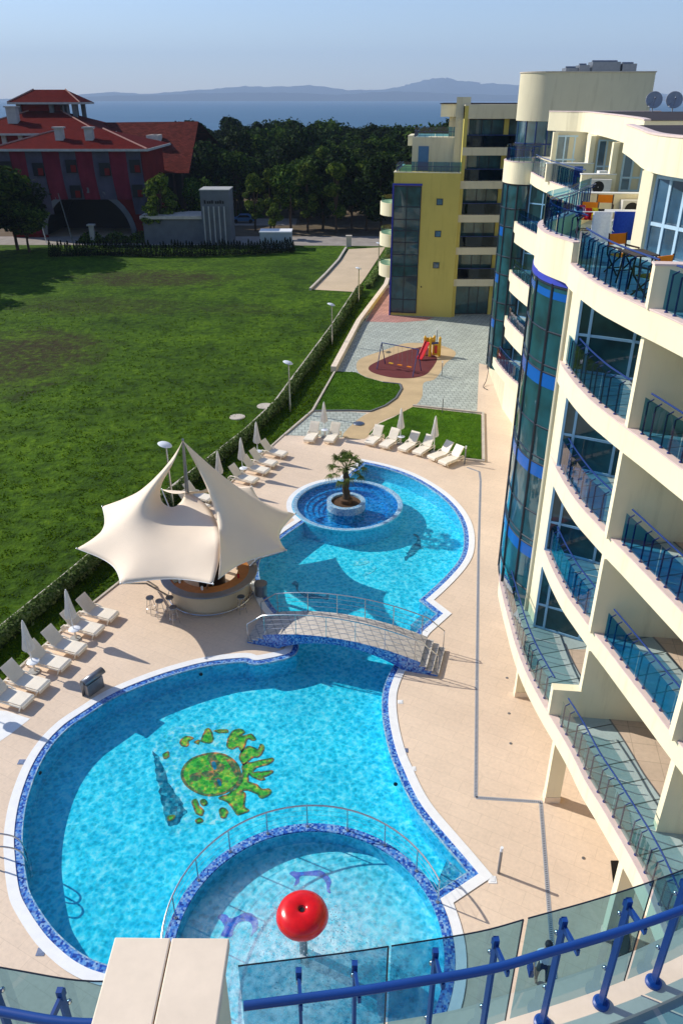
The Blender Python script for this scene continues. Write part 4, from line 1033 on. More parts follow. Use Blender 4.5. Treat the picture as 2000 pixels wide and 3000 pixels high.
# ---- street lamps with oval heads
def make_lamp():
    t = proto('street_lamp', 'grey lamp post with oval white head', 'street lamp', 'lamp posts along the hedge')
    m = MB(); m.tube([(0, 0, 0), (0, 0, .9), (0, 0, 3.2)], [.06, .06, .045], 10); m.build('post', 'steel', t, True)
    m = MB(); m.lathe([(.0, .10), (.14, .09), (.27, .05), (.33, .0), (.27, -.035), (.0, -.05)], (0, 0, 0), 24)
    rot = Matrix.Rotation(R(16), 3, 'Y')
    m.v = [tuple(rot @ Vector(v)+Vector((-.04, 0, 3.3))) for v in m.v]; m.build('lamp_head', 'lamp_white', t, True)
    m = MB(); m.tube([(0, 0, 3.1), (-.02, 0, 3.25)], .05, 8); m.build('bracket', 'steel_grey', t, True)
    return t
lp = Series(make_lamp())
for (p, l, s) in ((G(850,1207), 'grey lamp post beside the hedge nearest the small lawn', 1.0), (G(972,1010), 'second grey lamp post from the tent along the hedge', 1.0), (G(1050,886), 'third grey lamp post, at the near end of the sandy drive', 1.0),
               (G(1108,800), 'furthest grey lamp post, in front of the round balconies', 1.0), (QT(690,540), 'grey lamp post rising behind the tent canopy', 1.05)):
    lp((p.x, p.y, 0), 0, l, 'lamp posts along the hedge', s)
lp.done()

# ---- playground
sw = thing('swing_set', 'blue steel swing set with yellow seats on the red play surface', 'swing', (4.2, 55.9, 0))
a0, a1 = Vector((2.66, 55.97)), Vector((3.35, 57.3)); b0, b1 = Vector((5.21, 54.18)), Vector((5.95, 55.6))
ta, tb = (a0+a1)/2, (b0+b1)/2
for (f, tp) in ((a0, ta), (a1, ta), (b0, tb), (b1, tb)):
    m = MB(); m.tube([(f.x, f.y, 0), (tp.x, tp.y, 1.85)], .035, 8); m.build('leg', 'blue_steel_dark', sw, True)
m = MB(); m.tube([(ta.x, ta.y, 1.85), (tb.x, tb.y, 1.85)], .035, 8); m.build('beam', 'blue_steel_dark', sw, True)
for t in (.28, .52, .78):
    c = ta.lerp(tb, t); e = (tb-ta).normalized()*.18; s = MB(); s.obox((c.x, c.y, .42), (e.x, e.y, 0), (-e.y*.5, e.x*.5, 0), (0, 0, .025)); s = s.build('seat', 'yellow_plastic' if t < .4 else 'orange_fabric', sw)
    for k in (-1, 1):
        m = MB(); m.tube([(c.x+e.x*k, c.y+e.y*k, 1.83), (c.x+e.x*k, c.y+e.y*k, .42)], .008, 4); m.build('chain', 'steel_grey', sw)
sl = thing('play_slide', 'small red slide with a yellow plastic climbing frame', 'slide', (6.9, 59.0, 0))
m = MB(); a, b = Vector((6.75, 59.35)), Vector((6.12, 58.3)); e = (b-a); nn = Vector((-e.y, e.x)).normalized()*.22
P = [[Vector((a.x, a.y, 1.15)).lerp(Vector((b.x, b.y, .12)), t)+Vector((nn.x*k, nn.y*k, (abs(k) > .9)*.12)) for k in (-1, -.9, .9, 1)] for t in (0, .25, .5, .75, .92)]
P.append([Vector((b.x+e.x*.12, b.y+e.y*.12, .10))+Vector((nn.x*k, nn.y*k, (abs(k) > .9)*.1)) for k in (-1, -.9, .9, 1)])
m.grid(P); m.build('chute', 'red_plastic', sl, False, thick=.04)
for (x, y) in ((6.55, 59.55), (6.95, 59.2), (7.3, 59.7), (7.7, 59.3)):
    m = MB(); m.box(x-.09, x+.09, y-.09, y+.09, 0, 1.45); m.lathe([(.12, 1.45), (.0, 1.62)], (x, y, 0), 8); m.build('tower_post', 'yellow_plastic', sl)
m = MB(); m.box(6.6, 7.65, 59.25, 59.65, .95, 1.05); m.build('platform', 'leaf_panel' if 'leaf_panel' in MATS else 'blue_steel_dark', sl)
for (x0, x1, y0, y1, z0, z1) in ((7.25, 7.8, 59.2, 59.26, .15, 1.0), (6.6, 7.2, 59.62, 59.68, 1.05, 1.4), (7.68, 7.74, 59.3, 59.7, 1.0, 1.4)):
    m = MB(); m.box(x0, x1, y0, y1, z0, z1); m.build('side_panel', 'yellow_plastic', sl)
m = MB(); m.box(7.3, 7.5, 59.1, 59.2, .3, .9); m.build('play_panel', 'red_plastic', sl)

# ---- people
def skin_body(name, joints, edges, mats, parent, root=0):
    me = bpy.data.meshes.new(name+'_cage'); me.from_pydata([j[0] for j in joints], edges, [])
    o = bpy.data.objects.new(name+'_cage', me); C.objects.link(o)
    md = o.modifiers.new('s', 'SKIN'); sv = me.skin_vertices[0].data
    for i, j in enumerate(joints): sv[i].radius = (j[1], j[2] if len(j) > 2 else j[1]); sv[i].use_root = (i == root)
    o.modifiers.new('d', 'SUBSURF').levels = 2
    dg = bpy.context.evaluated_depsgraph_get(); dg.update()
    m2 = bpy.data.meshes.new_from_object(o.evaluated_get(dg)); m2.name = name
    bpy.data.objects.remove(o)
    m2.polygons.foreach_set('use_smooth', [True]*len(m2.polygons))
    return m2
def person(label, loc, rz, shirt, shorts, topless=False):
    t = thing('person', label, 'person', loc); t.rotation_euler = (0, 0, rz)
    h = [((0, 0, .88), .11, .09), ((0, 0, 1.05), .12, .085), ((0, 0, 1.25), .15, .09), ((0, 0, 1.38), .09, .07), ((0, .01, 1.46), .05), ((0, .03, 1.55), .085, .095), ((0, .02, 1.63), .07, .08)]
    e = [(0, 1), (1, 2), (2, 3), (3, 4), (4, 5), (5, 6)]
    for sx, ph in ((-1, 1), (1, -1)):
        i = len(h)
        h += [((sx*.09, 0, .82), .085), ((sx*.095, .12*ph, .46), .055), ((sx*.095, .04+.20*ph, .08), .035), ((sx*.10, .16+.20*ph, .035), .035)]
        e += [(0, i), (i, i+1), (i+1, i+2), (i+2, i+3)]
        i = len(h)
        h += [((sx*.19, 0, 1.33), .05), ((sx*.24, -.06*ph, 1.08), .036), ((sx*.23, .06-.14*ph, .86), .028), ((sx*.22, .10-.15*ph, .78), .024)]
        e += [(3, i), (i, i+1), (i+1, i+2), (i+2, i+3)]
    me = skin_body('body', h, e, None, t)
    for mt in ('skin', shirt, shorts): me.materials.append(MATS[mt])
    for p in me.polygons:
        c = p.center
        if .98 < c.z < 1.42 and abs(c.x) < .24 and not topless: p.material_index = 1
        elif .50 < c.z <= .98 and abs(c.x) < .19: p.material_index = 2
    o = bpy.data.objects.new('body', me); C.objects.link(o); o.parent = t
    m = MB(); m.ell((0, .0, 1.60), (.088, .10, .09), 14, 8); hr = m.build('hair', 'hair', None, True); hr.parent = t
    m = MB()
    for sx in (-1, 1): m.ell((sx*.033, .118, 1.565), (.012, .008, .008), 8, 5)
    m.ell((0, .128, 1.535), (.013, .018, .02), 8, 5); f = m.build('face', 'skin', None, True); f.parent = t
    for sx, ph in ((-1, 1), (1, -1)):
        for k in range(5):
            m = MB(); b = Vector((sx*.22, .10-.15*ph, .78))
            if k < 4: m.tube([b+Vector((0, -.025+.017*k, -.02)), b+Vector((0, -.02+.017*k, -.06)), b+Vector((-sx*.012, -.015+.017*k, -.085-.006*(k in (1, 2)))) ], [.009, .008, .006], 6)
            else: m.tube([b+Vector((0, .03, .0)), b+Vector((0, .055, -.03)), b+Vector((-sx*.01, .06, -.05))], [.010, .009, .007], 6)
            f = m.build('finger', 'skin', None, True); f.parent = t
    return t
pp = person('person in white shirt and dark shorts walking below the glass railing', (4.56, 10.35, 0), R(170), 'shirt_white', 'cloth_dark')
hp = Vector((4.56, 10.35, 0))
m = MB(); m.obox((4.28, 10.40, .62), (.05, 0, 0), (0, .12, 0), (0, 0, .13)); m.tube([(4.28, 10.3, .75), (4.30, 10.40, .80), (4.28, 10.5, .75)], .01, 5); tag(m.build('shoulder_bag', 'cloth_blue'), 'small blue bag in the hand of the walking person', 'bag')
person('person in dark shorts standing under the far lowest balcony', (11.05, 50.55, 0), R(200), 'skin', 'cloth_dark', True)
m = MB(); m.tube(spline([Vector((10.6, 53.5, 1.2)), Vector((10.3, 52.6, .3)), Vector((10.0, 51.9, .03)), Vector((10.2, 51.3, .03))], 6), .025, 6); tag(m.build('garden_hose', 'black', None, True), 'thin black cable hanging from the dark pier to the deck', 'cable')
# ------------------------------------------------------------------ near apartment block (right)
LV = (3.42, 6.2, 8.94, 11.68, 14.3)
EDGE = V2([(6.02,20.7),(5.93,19.8),(5.90,19.0),(5.90,18.2),(5.95,17.2),(6.05,16.5),(6.2,15.6),(6.36,14.8),(6.52,13.9),(6.70,12.9),(6.86,12.0),(7.05,11.0),(7.2,9.8),(7.3,8.5)])
EDGE0 = V2([(6.3,23.3),(5.75,22.95),(5.45,22.3),(5.36,21.4),(5.30,20.0),(5.26,18.6),(5.30,17.4),(5.42,16.4),(5.55,15.6),(5.67,15.0),(5.80,14.2),(5.90,13.3),(6.06,12.5),(6.22,11.6),(6.33,10.9),(6.38,10.2),(6.38,9.0),(6.3,7.5)])
DX = {14.3: -.18, 11.68: -.05, 8.94: .04, 6.2: .09}
BX = 9.6
near = thing('apartment_building', 'cream apartment block at the right with curved balconies and a tall curved glass bay', 'building', (8, 16, 0))
def curve_at(z):
    if z < 4: return spline(EDGE0, 4)
    return spline([Vector((p.x+DX[z], p.y)) for p in EDGE], 4)
def cut(pts, ya, yb): return [p for p in pts if min(ya, yb) <= p.y <= max(ya, yb)]
def railing(pts, z, parent, hgt=.72, gm='rail_glass', sp=(.29, .44), end_posts=True, inset=.12, top=.86, gl=True, glass_in=False):
    """posts on a kerb, glass panes outside them and a tube rail above"""
    q = offset(pts, inset); q = [Vector((p.x, p.y)) for p in q]
    m = MB(); ds = [0]
    for a, b in zip(q[:-1], q[1:]): ds.append(ds[-1]+(b-a).length)
    tot = ds[-1]; s = .1; k = 0
    def at(s):
        i = 0
        while i < len(ds)-2 and ds[i+1] < s: i += 1
        d = ds[i+1]-ds[i]; return q[i].lerp(q[i+1], 0 if d < 1e-9 else (s-ds[i])/d), (q[i+1]-q[i]).normalized()
    while s < tot-.03:
        p, d = at(s); n = Vector((-d.y, d.x))
        m.obox((p.x, p.y, z+hgt/2), (d.x*.008, d.y*.008, 0), (n.x*.016, n.y*.016, 0), (0, 0, hgt/2))
        m.lathe([(.04, .0), (.04, .02), (.0, .025)], (p.x, p.y, z), 8)
        m.obox((p.x+n.x*.06, p.y+n.y*.06, z+hgt+.02), (d.x*.008, d.y*.008, 0), (n.x*.06, n.y*.06, .03), (0, 0, .014))
        s += sp[k % 2]; k += 1
    rl = offset(q, .11)
    m.tube([(p.x, p.y, z+top) for p in rl], .021, 7)
    r = m.build('railing', 'blue_steel_rail', parent)
    if gl:
        g = MB(); s = .02
        while s < tot-.1:
            e = min(tot-.01, s+1.45); a_, _ = at(s); seg = [a_]+[p for p, dd in zip(q, ds) if s < dd < e]+[at(e)[0]]
            g.ribbon(offset(seg, -.035), z+.06, z+.80); s = e+.03
        g.build('glass_panel', gm, r)
    return r
for z in LV:
    c = curve_at(z)
    if z < 4: c = [p for p in c if p.y > 7.6]
    poly = [(p.x, p.y) for p in c]+[(BX+2, c[-1].y), (BX+2, c[0].y)]
    bm_ = MB(); bm_.prism(poly, z-.55, z); slab = bm_.build('balcony_slab', 'cream', near)
    m = MB(); m.sweep(c, -.012, .20, z, z+.035); m.build('coping', 'pink_coping', slab)
    m = MB(); q = offset(c, .20); m.sheet([(p.x, p.y) for p in q]+[(BX, q[-1].y), (BX, q[0].y)], z+.012); m.build('floor', 'balcony_tiles', slab)
    if z < 14:
        q2 = offset(c, 1.5 if z < 4 else 1.35); m = MB(); m.sheet([(p.x, p.y) for p in cut(q2, 8, 18.4)]+[(BX, 8.2), (BX, 18.4)], z+.018); m.build('inner_floor', 'balcony_beige', slab)
        m = MB(); m.sweep(cut(q2, 8, 18.6), -.02, .02, z+.012, z+.024); m.build('drain_line', 'steel_grey', slab)
    # left run, right run
    if z < 4:
        railing(cut(c, 22.2, 15.85), z+.035, near, gm='rail_glass_grey'); railing(cut(c, 15.3, 7.7), z+.035, near, gm='rail_glass_grey')
    elif z < 14:
        railing(cut(c, 20.1, 15.9), z+.035, near, gm='rail_glass_blue' if z < 9 else 'rail_glass'); railing(cut(c, 15.35, 8.6), z+.035, near, gm='rail_glass_blue' if z < 9 else 'rail_glass')
    else:
        railing(cut(c, 20.0, 15.6), z+.035, near); railing(cut(c, 15.15, 8.6), z+.035, near)
# party walls between the balconies
def xedge(z, y): return min(curve_at(z), key=lambda p: abs(p.y-y)).x
for z0, z1 in zip(LV[:-1], LV[1:]):
    x0 = max(6.2, xedge(z1, 15.6))-.015
    m = MB(); m.wall((x0, 15.60), (BX+1, 15.1), .26, z0, z1-.55); m.build('partition_wall', 'cream', near)
    x1 = 7.1 if z0 < 4 else xedge(z1, 11.9)-.015
    m = MB(); m.wall((x1, 11.95), (BX+1, 11.5), .26, z0, z1-.55); m.build('partition_wall', 'cream', near)
m = MB(); m.wall((5.56, 15.66), (6.3, 15.58), .26, 3.42, 4.32); m.build('low_partition', 'cream', near)
x0 = xedge(14.3, 15.35); m = MB(); m.wall((x0, 15.40), (BX, 14.9), .24, 14.3, 15.15); m.build('low_partition', 'cream', near)
m = MB(); m.wall((x0-.02, 15.40), (BX, 14.9), .30, 15.15, 15.19); m.build('low_partition_cap', 'pink_coping', near)
# back walls with glazed doors
def window(parent, a, b, z0, z1, cols, fm='frame_blue', gm='window_glass', transom=None, fw=.07, th=.06, name='balcony_window'):
    a, b = Vector(a[:2]), Vector(b[:2]); d = (b-a); Ld = d.length; d.normalize(); n = Vector((-d.y, d.x))
    fr = MB()
    for x in cols:
        c = a+d*Ld*x; fr.obox((c.x, c.y, (z0+z1)/2), (d.x*fw/2, d.y*fw/2, 0), (n.x*th/2, n.y*th/2, 0), (0, 0, (z1-z0)/2))
    for z in [z0+fw/2, z1-fw/2]+(transom or []):
        c = (a+b)/2; fr.obox((c.x, c.y, z), (d.x*(Ld/2+.001), d.y*(Ld/2+.001), 0), (n.x*(th/2-.003), n.y*(th/2-.003), 0), (0, 0, fw/2-.002))
    f = fr.build(name, fm, parent)
    g = MB(); g.add([(a.x, a.y, z0), (b.x, b.y, z0), (b.x, b.y, z1), (a.x, a.y, z1)], [(0, 1, 2, 3)]); g.build('pane', gm, f)
    return f
WA, WB = (6.02, 19.45), (9.7, 17.35)
for z0, z1 in zip(LV[:-1], LV[1:]):
    window(near, WA, WB, z0+.03, z1-.55, [0, .07, .33, .62, 1], transom=[z0+1.0] if z0 > 4 else [z0+.9], gm='window_teal')
    m = MB(); m.wall((BX+.3, 17.3), (BX+.9, 7.5), .2, z0, z1-.55); m.build('back_wall', 'cream', near)
    window(near, (BX+.15, 14.6), (BX+.35, 12.6), z0+.03, z1-.6, [0, .5, 1], transom=[z0+1.0])
# curved glass bay
BAY = V2([(6.9,24.9),(6.35,24.5),(5.92,24.0),(5.66,23.4),(5.52,22.7),(5.48,22.0),(5.54,21.45),(5.66,21.0),(5.80,20.72),(5.97,20.45)])
bay = spline(BAY, 5)
m = MB(); m.ribbon(bay, 3.3, 13.62); gb = m.build('glass_bay', 'bay_glass', near, True)
def bay_at(t):
    i = min(len(bay)-2, int(t*(len(bay)-1))); return bay[i].lerp(bay[i+1], t*(len(bay)-1)-i)
VT = (.0, .17, .36, .556, .78, 1.0)
for t in VT:
    p = bay_at(t); m = MB(); m.tube([(p.x-.01, p.y, 3.3), (p.x-.01, p.y, 13.62)], .042, 6); m.build('mullion', 'frame_dark', gb)
for z in (13.55, 12.34, 11.40, 11.20, 9.6, 8.66, 8.46, 6.85, 5.91, 5.71, 4.1, 3.36):
    m = MB(); m.tube([(p.x-.008, p.y, z) for p in bay], .026, 5); m.build('transom', 'frame_dark', gb)
for z in (10.78, 8.04, 5.28):
    for a, b in zip(VT[:-1], VT[1:]):
        pts = [bay_at(a+(b-a)*k/6) for k in range(7)]; pts = [p.lerp(q, .0) for p, q in zip(pts, pts)]
        if a < .3: continue
        m = MB(); m.ribbon(offset(pts, -.012)[1:-1] if False else offset(pts, -.01), z, z+.40); m.build('spandrel', 'blue_spandrel', gb)
for a, b in zip(VT[2:-1], VT[3:]):
    pts = [bay_at(a+.02+(b-a-.04)*k/6) for k in range(7)]; m = MB(); m.ribbon(offset(pts, -.01), 13.22, 13.42); m.build('blind', 'blue_spandrel', gb)
m = MB(); m.sweep(bay, -.03, .05, 13.60, 13.80); m.build('blue_band', 'blue_band', near)
TOPB = spline(V2([(8.3,28.1),(7.6,26.9),(6.9,25.5),(6.3,24.6),(5.9,24.0),(5.66,23.4),(5.50,22.7),(5.45,22.0),(5.50,21.4),(5.61,20.9),(5.74,20.4),(5.78,20.05)]), 5)
m = MB(); m.sweep(TOPB, .0, .30, 13.78, 14.80); m.build('bay_parapet', 'cream', near)
m = MB(); m.sweep(TOPB, -.012, .31, 14.80, 14.83); m.build('bay_coping', 'pink_coping', near)
m = MB(); m.prism([(p.x, p.y) for p in offset(TOPB, .1)]+[(BX+1.5, 20.05), (BX+1.5, 28.1)], 13.76, 14.30); m.build('terrace_slab', 'cream', near)
m = MB(); m.sheet([(p.x, p.y) for p in offset(TOPB, .3)]+[(BX+1, 20.0), (BX+1, 28.1)], 14.314); m.build('terrace_floor', 'balcony_tiles', near)
railing(TOPB[::1], 14.83, near, hgt=.5, top=.62, inset=.16)
m = MB(); m.tube([(5.98, 20.38, 3.3), (5.98, 20.38, 13.80)], .085, 10); m.build('pilaster', 'cream_grey', near, True)
m = MB(); m.wall((6.05, 20.42), (6.1, 19.45), .12, 3.4, 13.78); m.build('side_wall', 'cream', near)
# body of the block behind, with ground floor
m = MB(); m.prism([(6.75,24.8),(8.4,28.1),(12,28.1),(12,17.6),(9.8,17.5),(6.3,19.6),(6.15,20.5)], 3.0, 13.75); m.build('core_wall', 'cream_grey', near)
m = MB(); m.wall((7.6, 24.5), (9.2, 16.5), .25, 0, 2.87); m.build('ground_wall', 'cream', near)
m = MB(); m.wall((9.2, 16.5), (9.9, 7.0), .25, 0, 2.87); m.build('ground_wall', 'cream', near)
for i, y in enumerate((22.0, 18.6)):
    window(near, (7.95-.1-(22-y)*-.2, y+1.0), (7.95-.1+.4-(22-y)*-.2, y-1.0), .05, 2.6, [0, .5, 1], name='ground_window')
def pillar(x, y, lab=None):
    m = MB(); m.obox((x+.22, y-.02, 1.43), (.21, -.01, 0), (.008, .13, 0), (0, 0, 1.44)); p = m.build('pillar', 'cream', near)
    m = MB(); m.obox((x+.22, y-.02, .11), (.225, -.01, 0), (.008, .145, 0), (0, 0, .11)); m.build('plinth', 'stone_cap', p)
pillar(5.88, 15.75); pillar(6.35, 11.6); pillar(5.9, 20.2)
m = MB(); m.box(6.75, 7.9, 9.3, 11.5, .0, .02); 
m = MB(); m.prism([G(1787,2523), G(1810,2523), G(1850,2800), G(1890,2980), (5.6,9.0), G(1800,2640)], .004, .03); struct(m.build('dark_floor_grate', 'black'))
m = MB(); m.box(7.5, 7.56, 21.2, 22.2, .1, 2.2); m.build('ground_door', 'window_teal', near)

# terrace flat on top: glazed wall, roof, low walls
window(near, (7.95, 21.0), (8.95, 18.0), 14.33, 16.3, [0, .17, .34, .60, .80, 1], fm='frame_sky', gm='window_blue', transom=[15.15], fw=.09, name='terrace_window')
window(near, (8.95, 18.0), (9.7, 15.3), 14.33, 16.3, [0, .33, .66, 1], fm='frame_sky', gm='window_blue', transom=[15.15], fw=.09, name='terrace_window')
m = MB(); m.wall((7.80, 21.45), (7.93, 21.02), .24, 14.3, 16.36); m.build('window_pier', 'cream', near)
m = MB(); m.wall((7.83, 21.5), (10.1, 28.0), .2, 14.3, 16.36, -1); m.build('penthouse_wall', 'cream', near)
m = MB(); m.wall((8.12, 28.2), (10.4, 28.0), .22, 14.3, 15.13); m.build('low_wall', 'cream', near)
m = MB(); m.wall((8.10, 28.2), (10.42, 28.0), .28, 15.13, 15.17); m.build('low_wall_cap', 'white_paint', near)
ROOFN = spline(V2([(9.6,29.0),(8.9,26.0),(8.35,23.8),(8.0,22.4),(7.78,21.2),(7.75,20.2),(7.9,19.2),(8.2,18.0),(8.7,16.0),(9.3,14.0),(9.8,12.0)]), 5)
m = MB(); m.prism([(p.x, p.y) for p in ROOFN]+[(22, 12), (22, 29)], 16.35, 17.18); rf = m.build('roof', 'cream', near)
m = MB(); m.sweep(ROOFN, -.02, .22, 17.18, 17.23); m.build('roof_coping', 'pink_coping', rf)
m = MB(); m.sheet([(p.x, p.y) for p in offset(ROOFN, .24)]+[(21.9, 12.2), (21.9, 28.8)], 17.187); m.build('roof_deck', 'roof_dark', rf)

# ------------------------------------------------------------------ far block of the same complex
far = thing('apartment_building', 'cream apartment block in the middle distance with stepped roof terraces and a rounded stair tower', 'building', (11, 40, 0))
FE = V2([(10.75,49.0),(10.15,47.8),(9.95,46.4),(10.0,44.6),(10.12,42.8),(10.3,40.5),(10.4,38.0),(10.5,36.0),(10.4,33.0),(9.9,30.5),(9.0,28.5)])
FE5 = V2([(10.75,48.2),(10.62,47.0),(10.42,44.5),(10.35,41.0),(10.4,38.5),(10.5,36.2),(10.4,33.0),(9.8,30.3),(8.9,28.4)])
FE0 = V2([(11.2,51.5),(10.3,50.6),(9.8,49.3),(9.66,47.2),(9.75,45.2),(9.95,43.5),(10.2,42.2),(10.4,40.0),(10.5,36.0),(10.3,32.0),(9.0,28.6)])
FBAY = spline(V2([(12.0,51.0),(10.9,51.0),(10.0,50.4),(9.58,49.4),(9.55,48.4),(9.8,47.7),(10.25,47.3),(10.7,47.2)]), 5)
for z in LV:
    c = spline(FE0 if z < 4 else (FE5 if z > 14 else FE), 4)
    poly = [(p.x, p.y) for p in c]+[(14, 28.5), (14, c[0].y)]
    m = MB(); m.prism(poly, z-.55, z); slab = m.build('balcony_slab', 'cream', far)
    m = MB(); q = offset(c, .2); m.sheet([(p.x, p.y) for p in q]+[(13.5, 28.6), (13.5, c[0].y)], z+.012); m.build('floor', 'balcony_tiles', slab)
    if 4 < z < 14:
        cc = [p for p in c if p.y < 46.5]; m = MB(); m.sweep(cc, -.012, .14, z-1.02, z+.02); m.build('balcony_parapet', 'cream', far); 
        m = MB(); m.sweep(cc, -.02, .16, z+.02, z+.045); m.build('coping', 'pink_coping', far)
        railing(cc, z+.045, far, hgt=.35, top=.45, inset=.08)
    else:
        cc = [p for p in c if p.y < 47.6]; m = MB(); m.sweep(cc, -.012, .2, z, z+.035); m.build('coping', 'pink_coping', slab); railing([p for p in cc if p.y > 36.3], z+.035, far)
m = MB(); m.ribbon(FBAY, 2.6, 13.65); fb_ = m.build('glass_bay', 'bay_glass', far, True)
nb = len(FBAY)
for t in (.33, .5, .64, .8, .99):
    p = FBAY[int(t*(nb-1))]; m = MB(); m.tube([(p.x-.01, p.y-.01, 2.6), (p.x-.01, p.y-.01, 13.65)], .05, 6); m.build('mullion', 'frame_dark', fb_)
for z in (13.6, 12.3, 11.3, 9.6, 8.55, 6.85, 5.8, 4.1, 3.1):
    m = MB(); m.tube([(p.x-.008, p.y-.01, z) for p in FBAY], .04, 5); m.build('transom', 'frame_dark', fb_)
for z in (10.72, 7.98, 5.22):
    pts = FBAY[int(.52*(nb-1)):int(.64*(nb-1))+1]; m = MB(); m.ribbon(offset(pts, -.015), z, z+.5); m.build('spandrel', 'blue_spandrel', fb_)
    pts = FBAY[int(.34*(nb-1)):int(.50*(nb-1))+1]; m = MB(); m.ribbon(offset(pts, -.015), z, z+.5); m.build('spandrel', 'blue_spandrel', fb_)
FTOP = spline(V2([(12.0,51.2),(10.85,51.15),(9.95,50.5),(9.52,49.4),(9.5,48.4),(9.75,47.6),(10.25,47.2),(10.7,47.1)]), 5)
m = MB(); m.sweep(FTOP, 0, .25, 13.65, 14.78); m.build('bay_parapet', 'cream', far)
m = MB(); m.sweep(FTOP, -.015, .27, 14.78, 14.82); m.build('bay_coping', 'pink_coping', far)
m = MB(); m.prism([(p.x, p.y) for p in offset(FTOP, .1)]+[(14, 47.1), (14, 51.2)], 13.75, 14.3); m.build('terrace_slab', 'cream', far)
railing(FTOP, 14.82, far, hgt=.5, top=.6, inset=.14)
# recessed walls with windows on each storey
for z0, z1 in zip(LV[:-1], LV[1:]):
    window(far, (10.75, 47.15), (13.2, 44.5), z0, z1-.55, [0, .25, .5, .75, 1], transom=[z0+1.0], gm='window_teal')
    m = MB(); m.wall((11.35, 44.0), (13.5, 43.2), .3, z0, z1-.55); m.build('partition_wall', 'cream', far)
    window(far, (11.4, 43.9), (12.4, 38.2), z0, z1-.55, [0, .2, .4, .6, .8, 1], transom=[z0+1.0], gm='window_teal')
    m = MB(); m.wall((10.6, 37.6), (13.5, 37.0), .3, z0, z1-.55); m.build('partition_wall', 'cream', far)
    m = MB(); m.wall((12.4, 37.5), (11.0, 29.0), .3, z0, z1-.55); m.build('back_wall', 'cream', far)
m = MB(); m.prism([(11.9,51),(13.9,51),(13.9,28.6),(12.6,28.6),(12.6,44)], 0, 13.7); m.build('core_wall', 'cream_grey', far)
m = MB(); m.wall((11.2, 56.4), (10.7, 47.8), .3, 0, 2.87); m.build('ground_wall', 'cream_grey', far)
m = MB(); m.wall((10.7, 47.8), (11.6, 30.0), .3, 0, 2.87); m.build('ground_wall', 'cream', far)
m = MB(); m.box(11.0, 11.5, 55.9, 56.5, 0, 3); m.build('ground_pier', 'black', far)
for (x, y) in ((10.35, 43.0), (10.75, 38.5), (10.8, 34.0), (10.0, 30.5)):
    m = MB(); m.box(x-.1, x+.3, y-.13, y+.13, 0, 2.87); m.build('pillar', 'cream', far)
# stepped terrace flats under one long roof
for (y, x0, x1, w0, w1) in ((46.5, 11.5, 11.5, 11.75, 13.35), (41.7, 10.15, 12.15, 12.6, 13.4), (35.6, 10.2, 11.35, 11.9, 12.7)):
    if x1 > x0:
        m = MB(); m.wall((x0, y), (x1+.3, y-.05), .24, 14.3, 15.12); m.build('low_wall', 'cream', far)
        m = MB(); m.wall((x0-.03, y), (x1+.3, y-.05), .30, 15.12, 15.16); m.build('low_wall_cap', 'white_paint', far)
    m = MB(); m.wall((x1, y), (x1+.24, y-.01), .26, 14.3, 16.36); m.build('window_pier', 'cream', far)
    m = MB(); m.wall((x1+.24, y+.12), (15.5, y-.2), .2, 14.3, 16.36); m.build('penthouse_wall', 'cream_grey', far)
    window(far, (w0, y-.02), (w1, y-.06), 14.45 if y < 46 else 14.5, 16.2, [0, .27, .6, 1] if y > 46 else [0, .5, 1], fm='frame_sky', gm='window_blue', transom=[15.0], fw=.08, name='terrace_window')
m = MB(); m.wall((13.45, 46.4), (12.4, 41.8), .24, 14.3, 16.36); m.build('penthouse_wall', 'cream', far)
m = MB(); m.wall((12.2, 41.5), (11.6, 35.7), .24, 14.3, 16.36); 
FR_ = spline(V2([(11.7,48.7),(12.4,47.6),(13.1,46.5),(12.9,44.0),(12.45,40.5),(11.9,36.8),(11.1,32.3),(10.4,29.6)]), 5)
m = MB(); m.prism([(11.75,49.0)]+[(p.x, p.y) for p in FR_]+[(24, 29.2), (24, 49)], 16.36, 17.30); rf = m.build('roof', 'cream', far)
m = MB(); m.sweep([(18,49.0),(11.75,49.0)]+[(p.x, p.y) for p in FR_], -.02, .2, 17.30, 17.35); m.build('roof_coping', 'pink_coping', rf)
m = MB(); m.sheet([(12.2,48.7)]+[(p.x, p.y) for p in offset(FR_, .22)][2:]+[(23.9, 29.4), (23.9, 48.8)], 17.31); m.build('roof_deck', 'roof_dark', rf)
m = MB(); m.box(15.2, 23, 37.4, 37.65, 17.31, 17.62); m.box(15.2, 15.6, 37.65, 38.1, 17.31, 17.85); m.build('roof_upstand', 'cream', far)
m = MB(); m.box(13.2, 22, 31.4, 31.6, 17.31, 17.50); m.build('roof_upstand', 'cream', far)
m = MB(); m.tube([(18.2, 44.0, 17.3), (18.2, 44.0, 18.25)], .16, 10); m.build('flue', 'black', far)
# rounded stair tower
TW = [(21.9,66.5),(15.6,66.5)]+[(15.4+2.4*math.cos(R(a)), 64.1+2.4*math.sin(R(a))) for a in range(95, 271, 7)]+[(15.6,61.7),(21.9,61.7)]
m = MB(); m.prism(TW, 16.5, 19.55); tw = m.build('stair_tower', 'cream_grey', far, True, sharp=30)
m = MB(); m.prism(offset(ccw(V2(TW)), -.05, True), 19.55, 19.63); m.build('tower_coping', 'kerb', tw)
cyl = [(15.4+2.3*math.cos(R(a)), 64.1+2.3*math.sin(R(a))) for a in range(95, 271, 7)]
m = MB(); m.ribbon(cyl, 11, 16.5); tg = m.build('tower_glass', 'bay_glass', far, True)
for i in (4, 9, 13, 17, 20, 23):
    m = MB(); m.tube([(cyl[i][0], cyl[i][1]-.02, 11), (cyl[i][0], cyl[i][1]-.02, 16.5)], .05, 5); m.build('mullion', 'blue_steel_dark', tg)
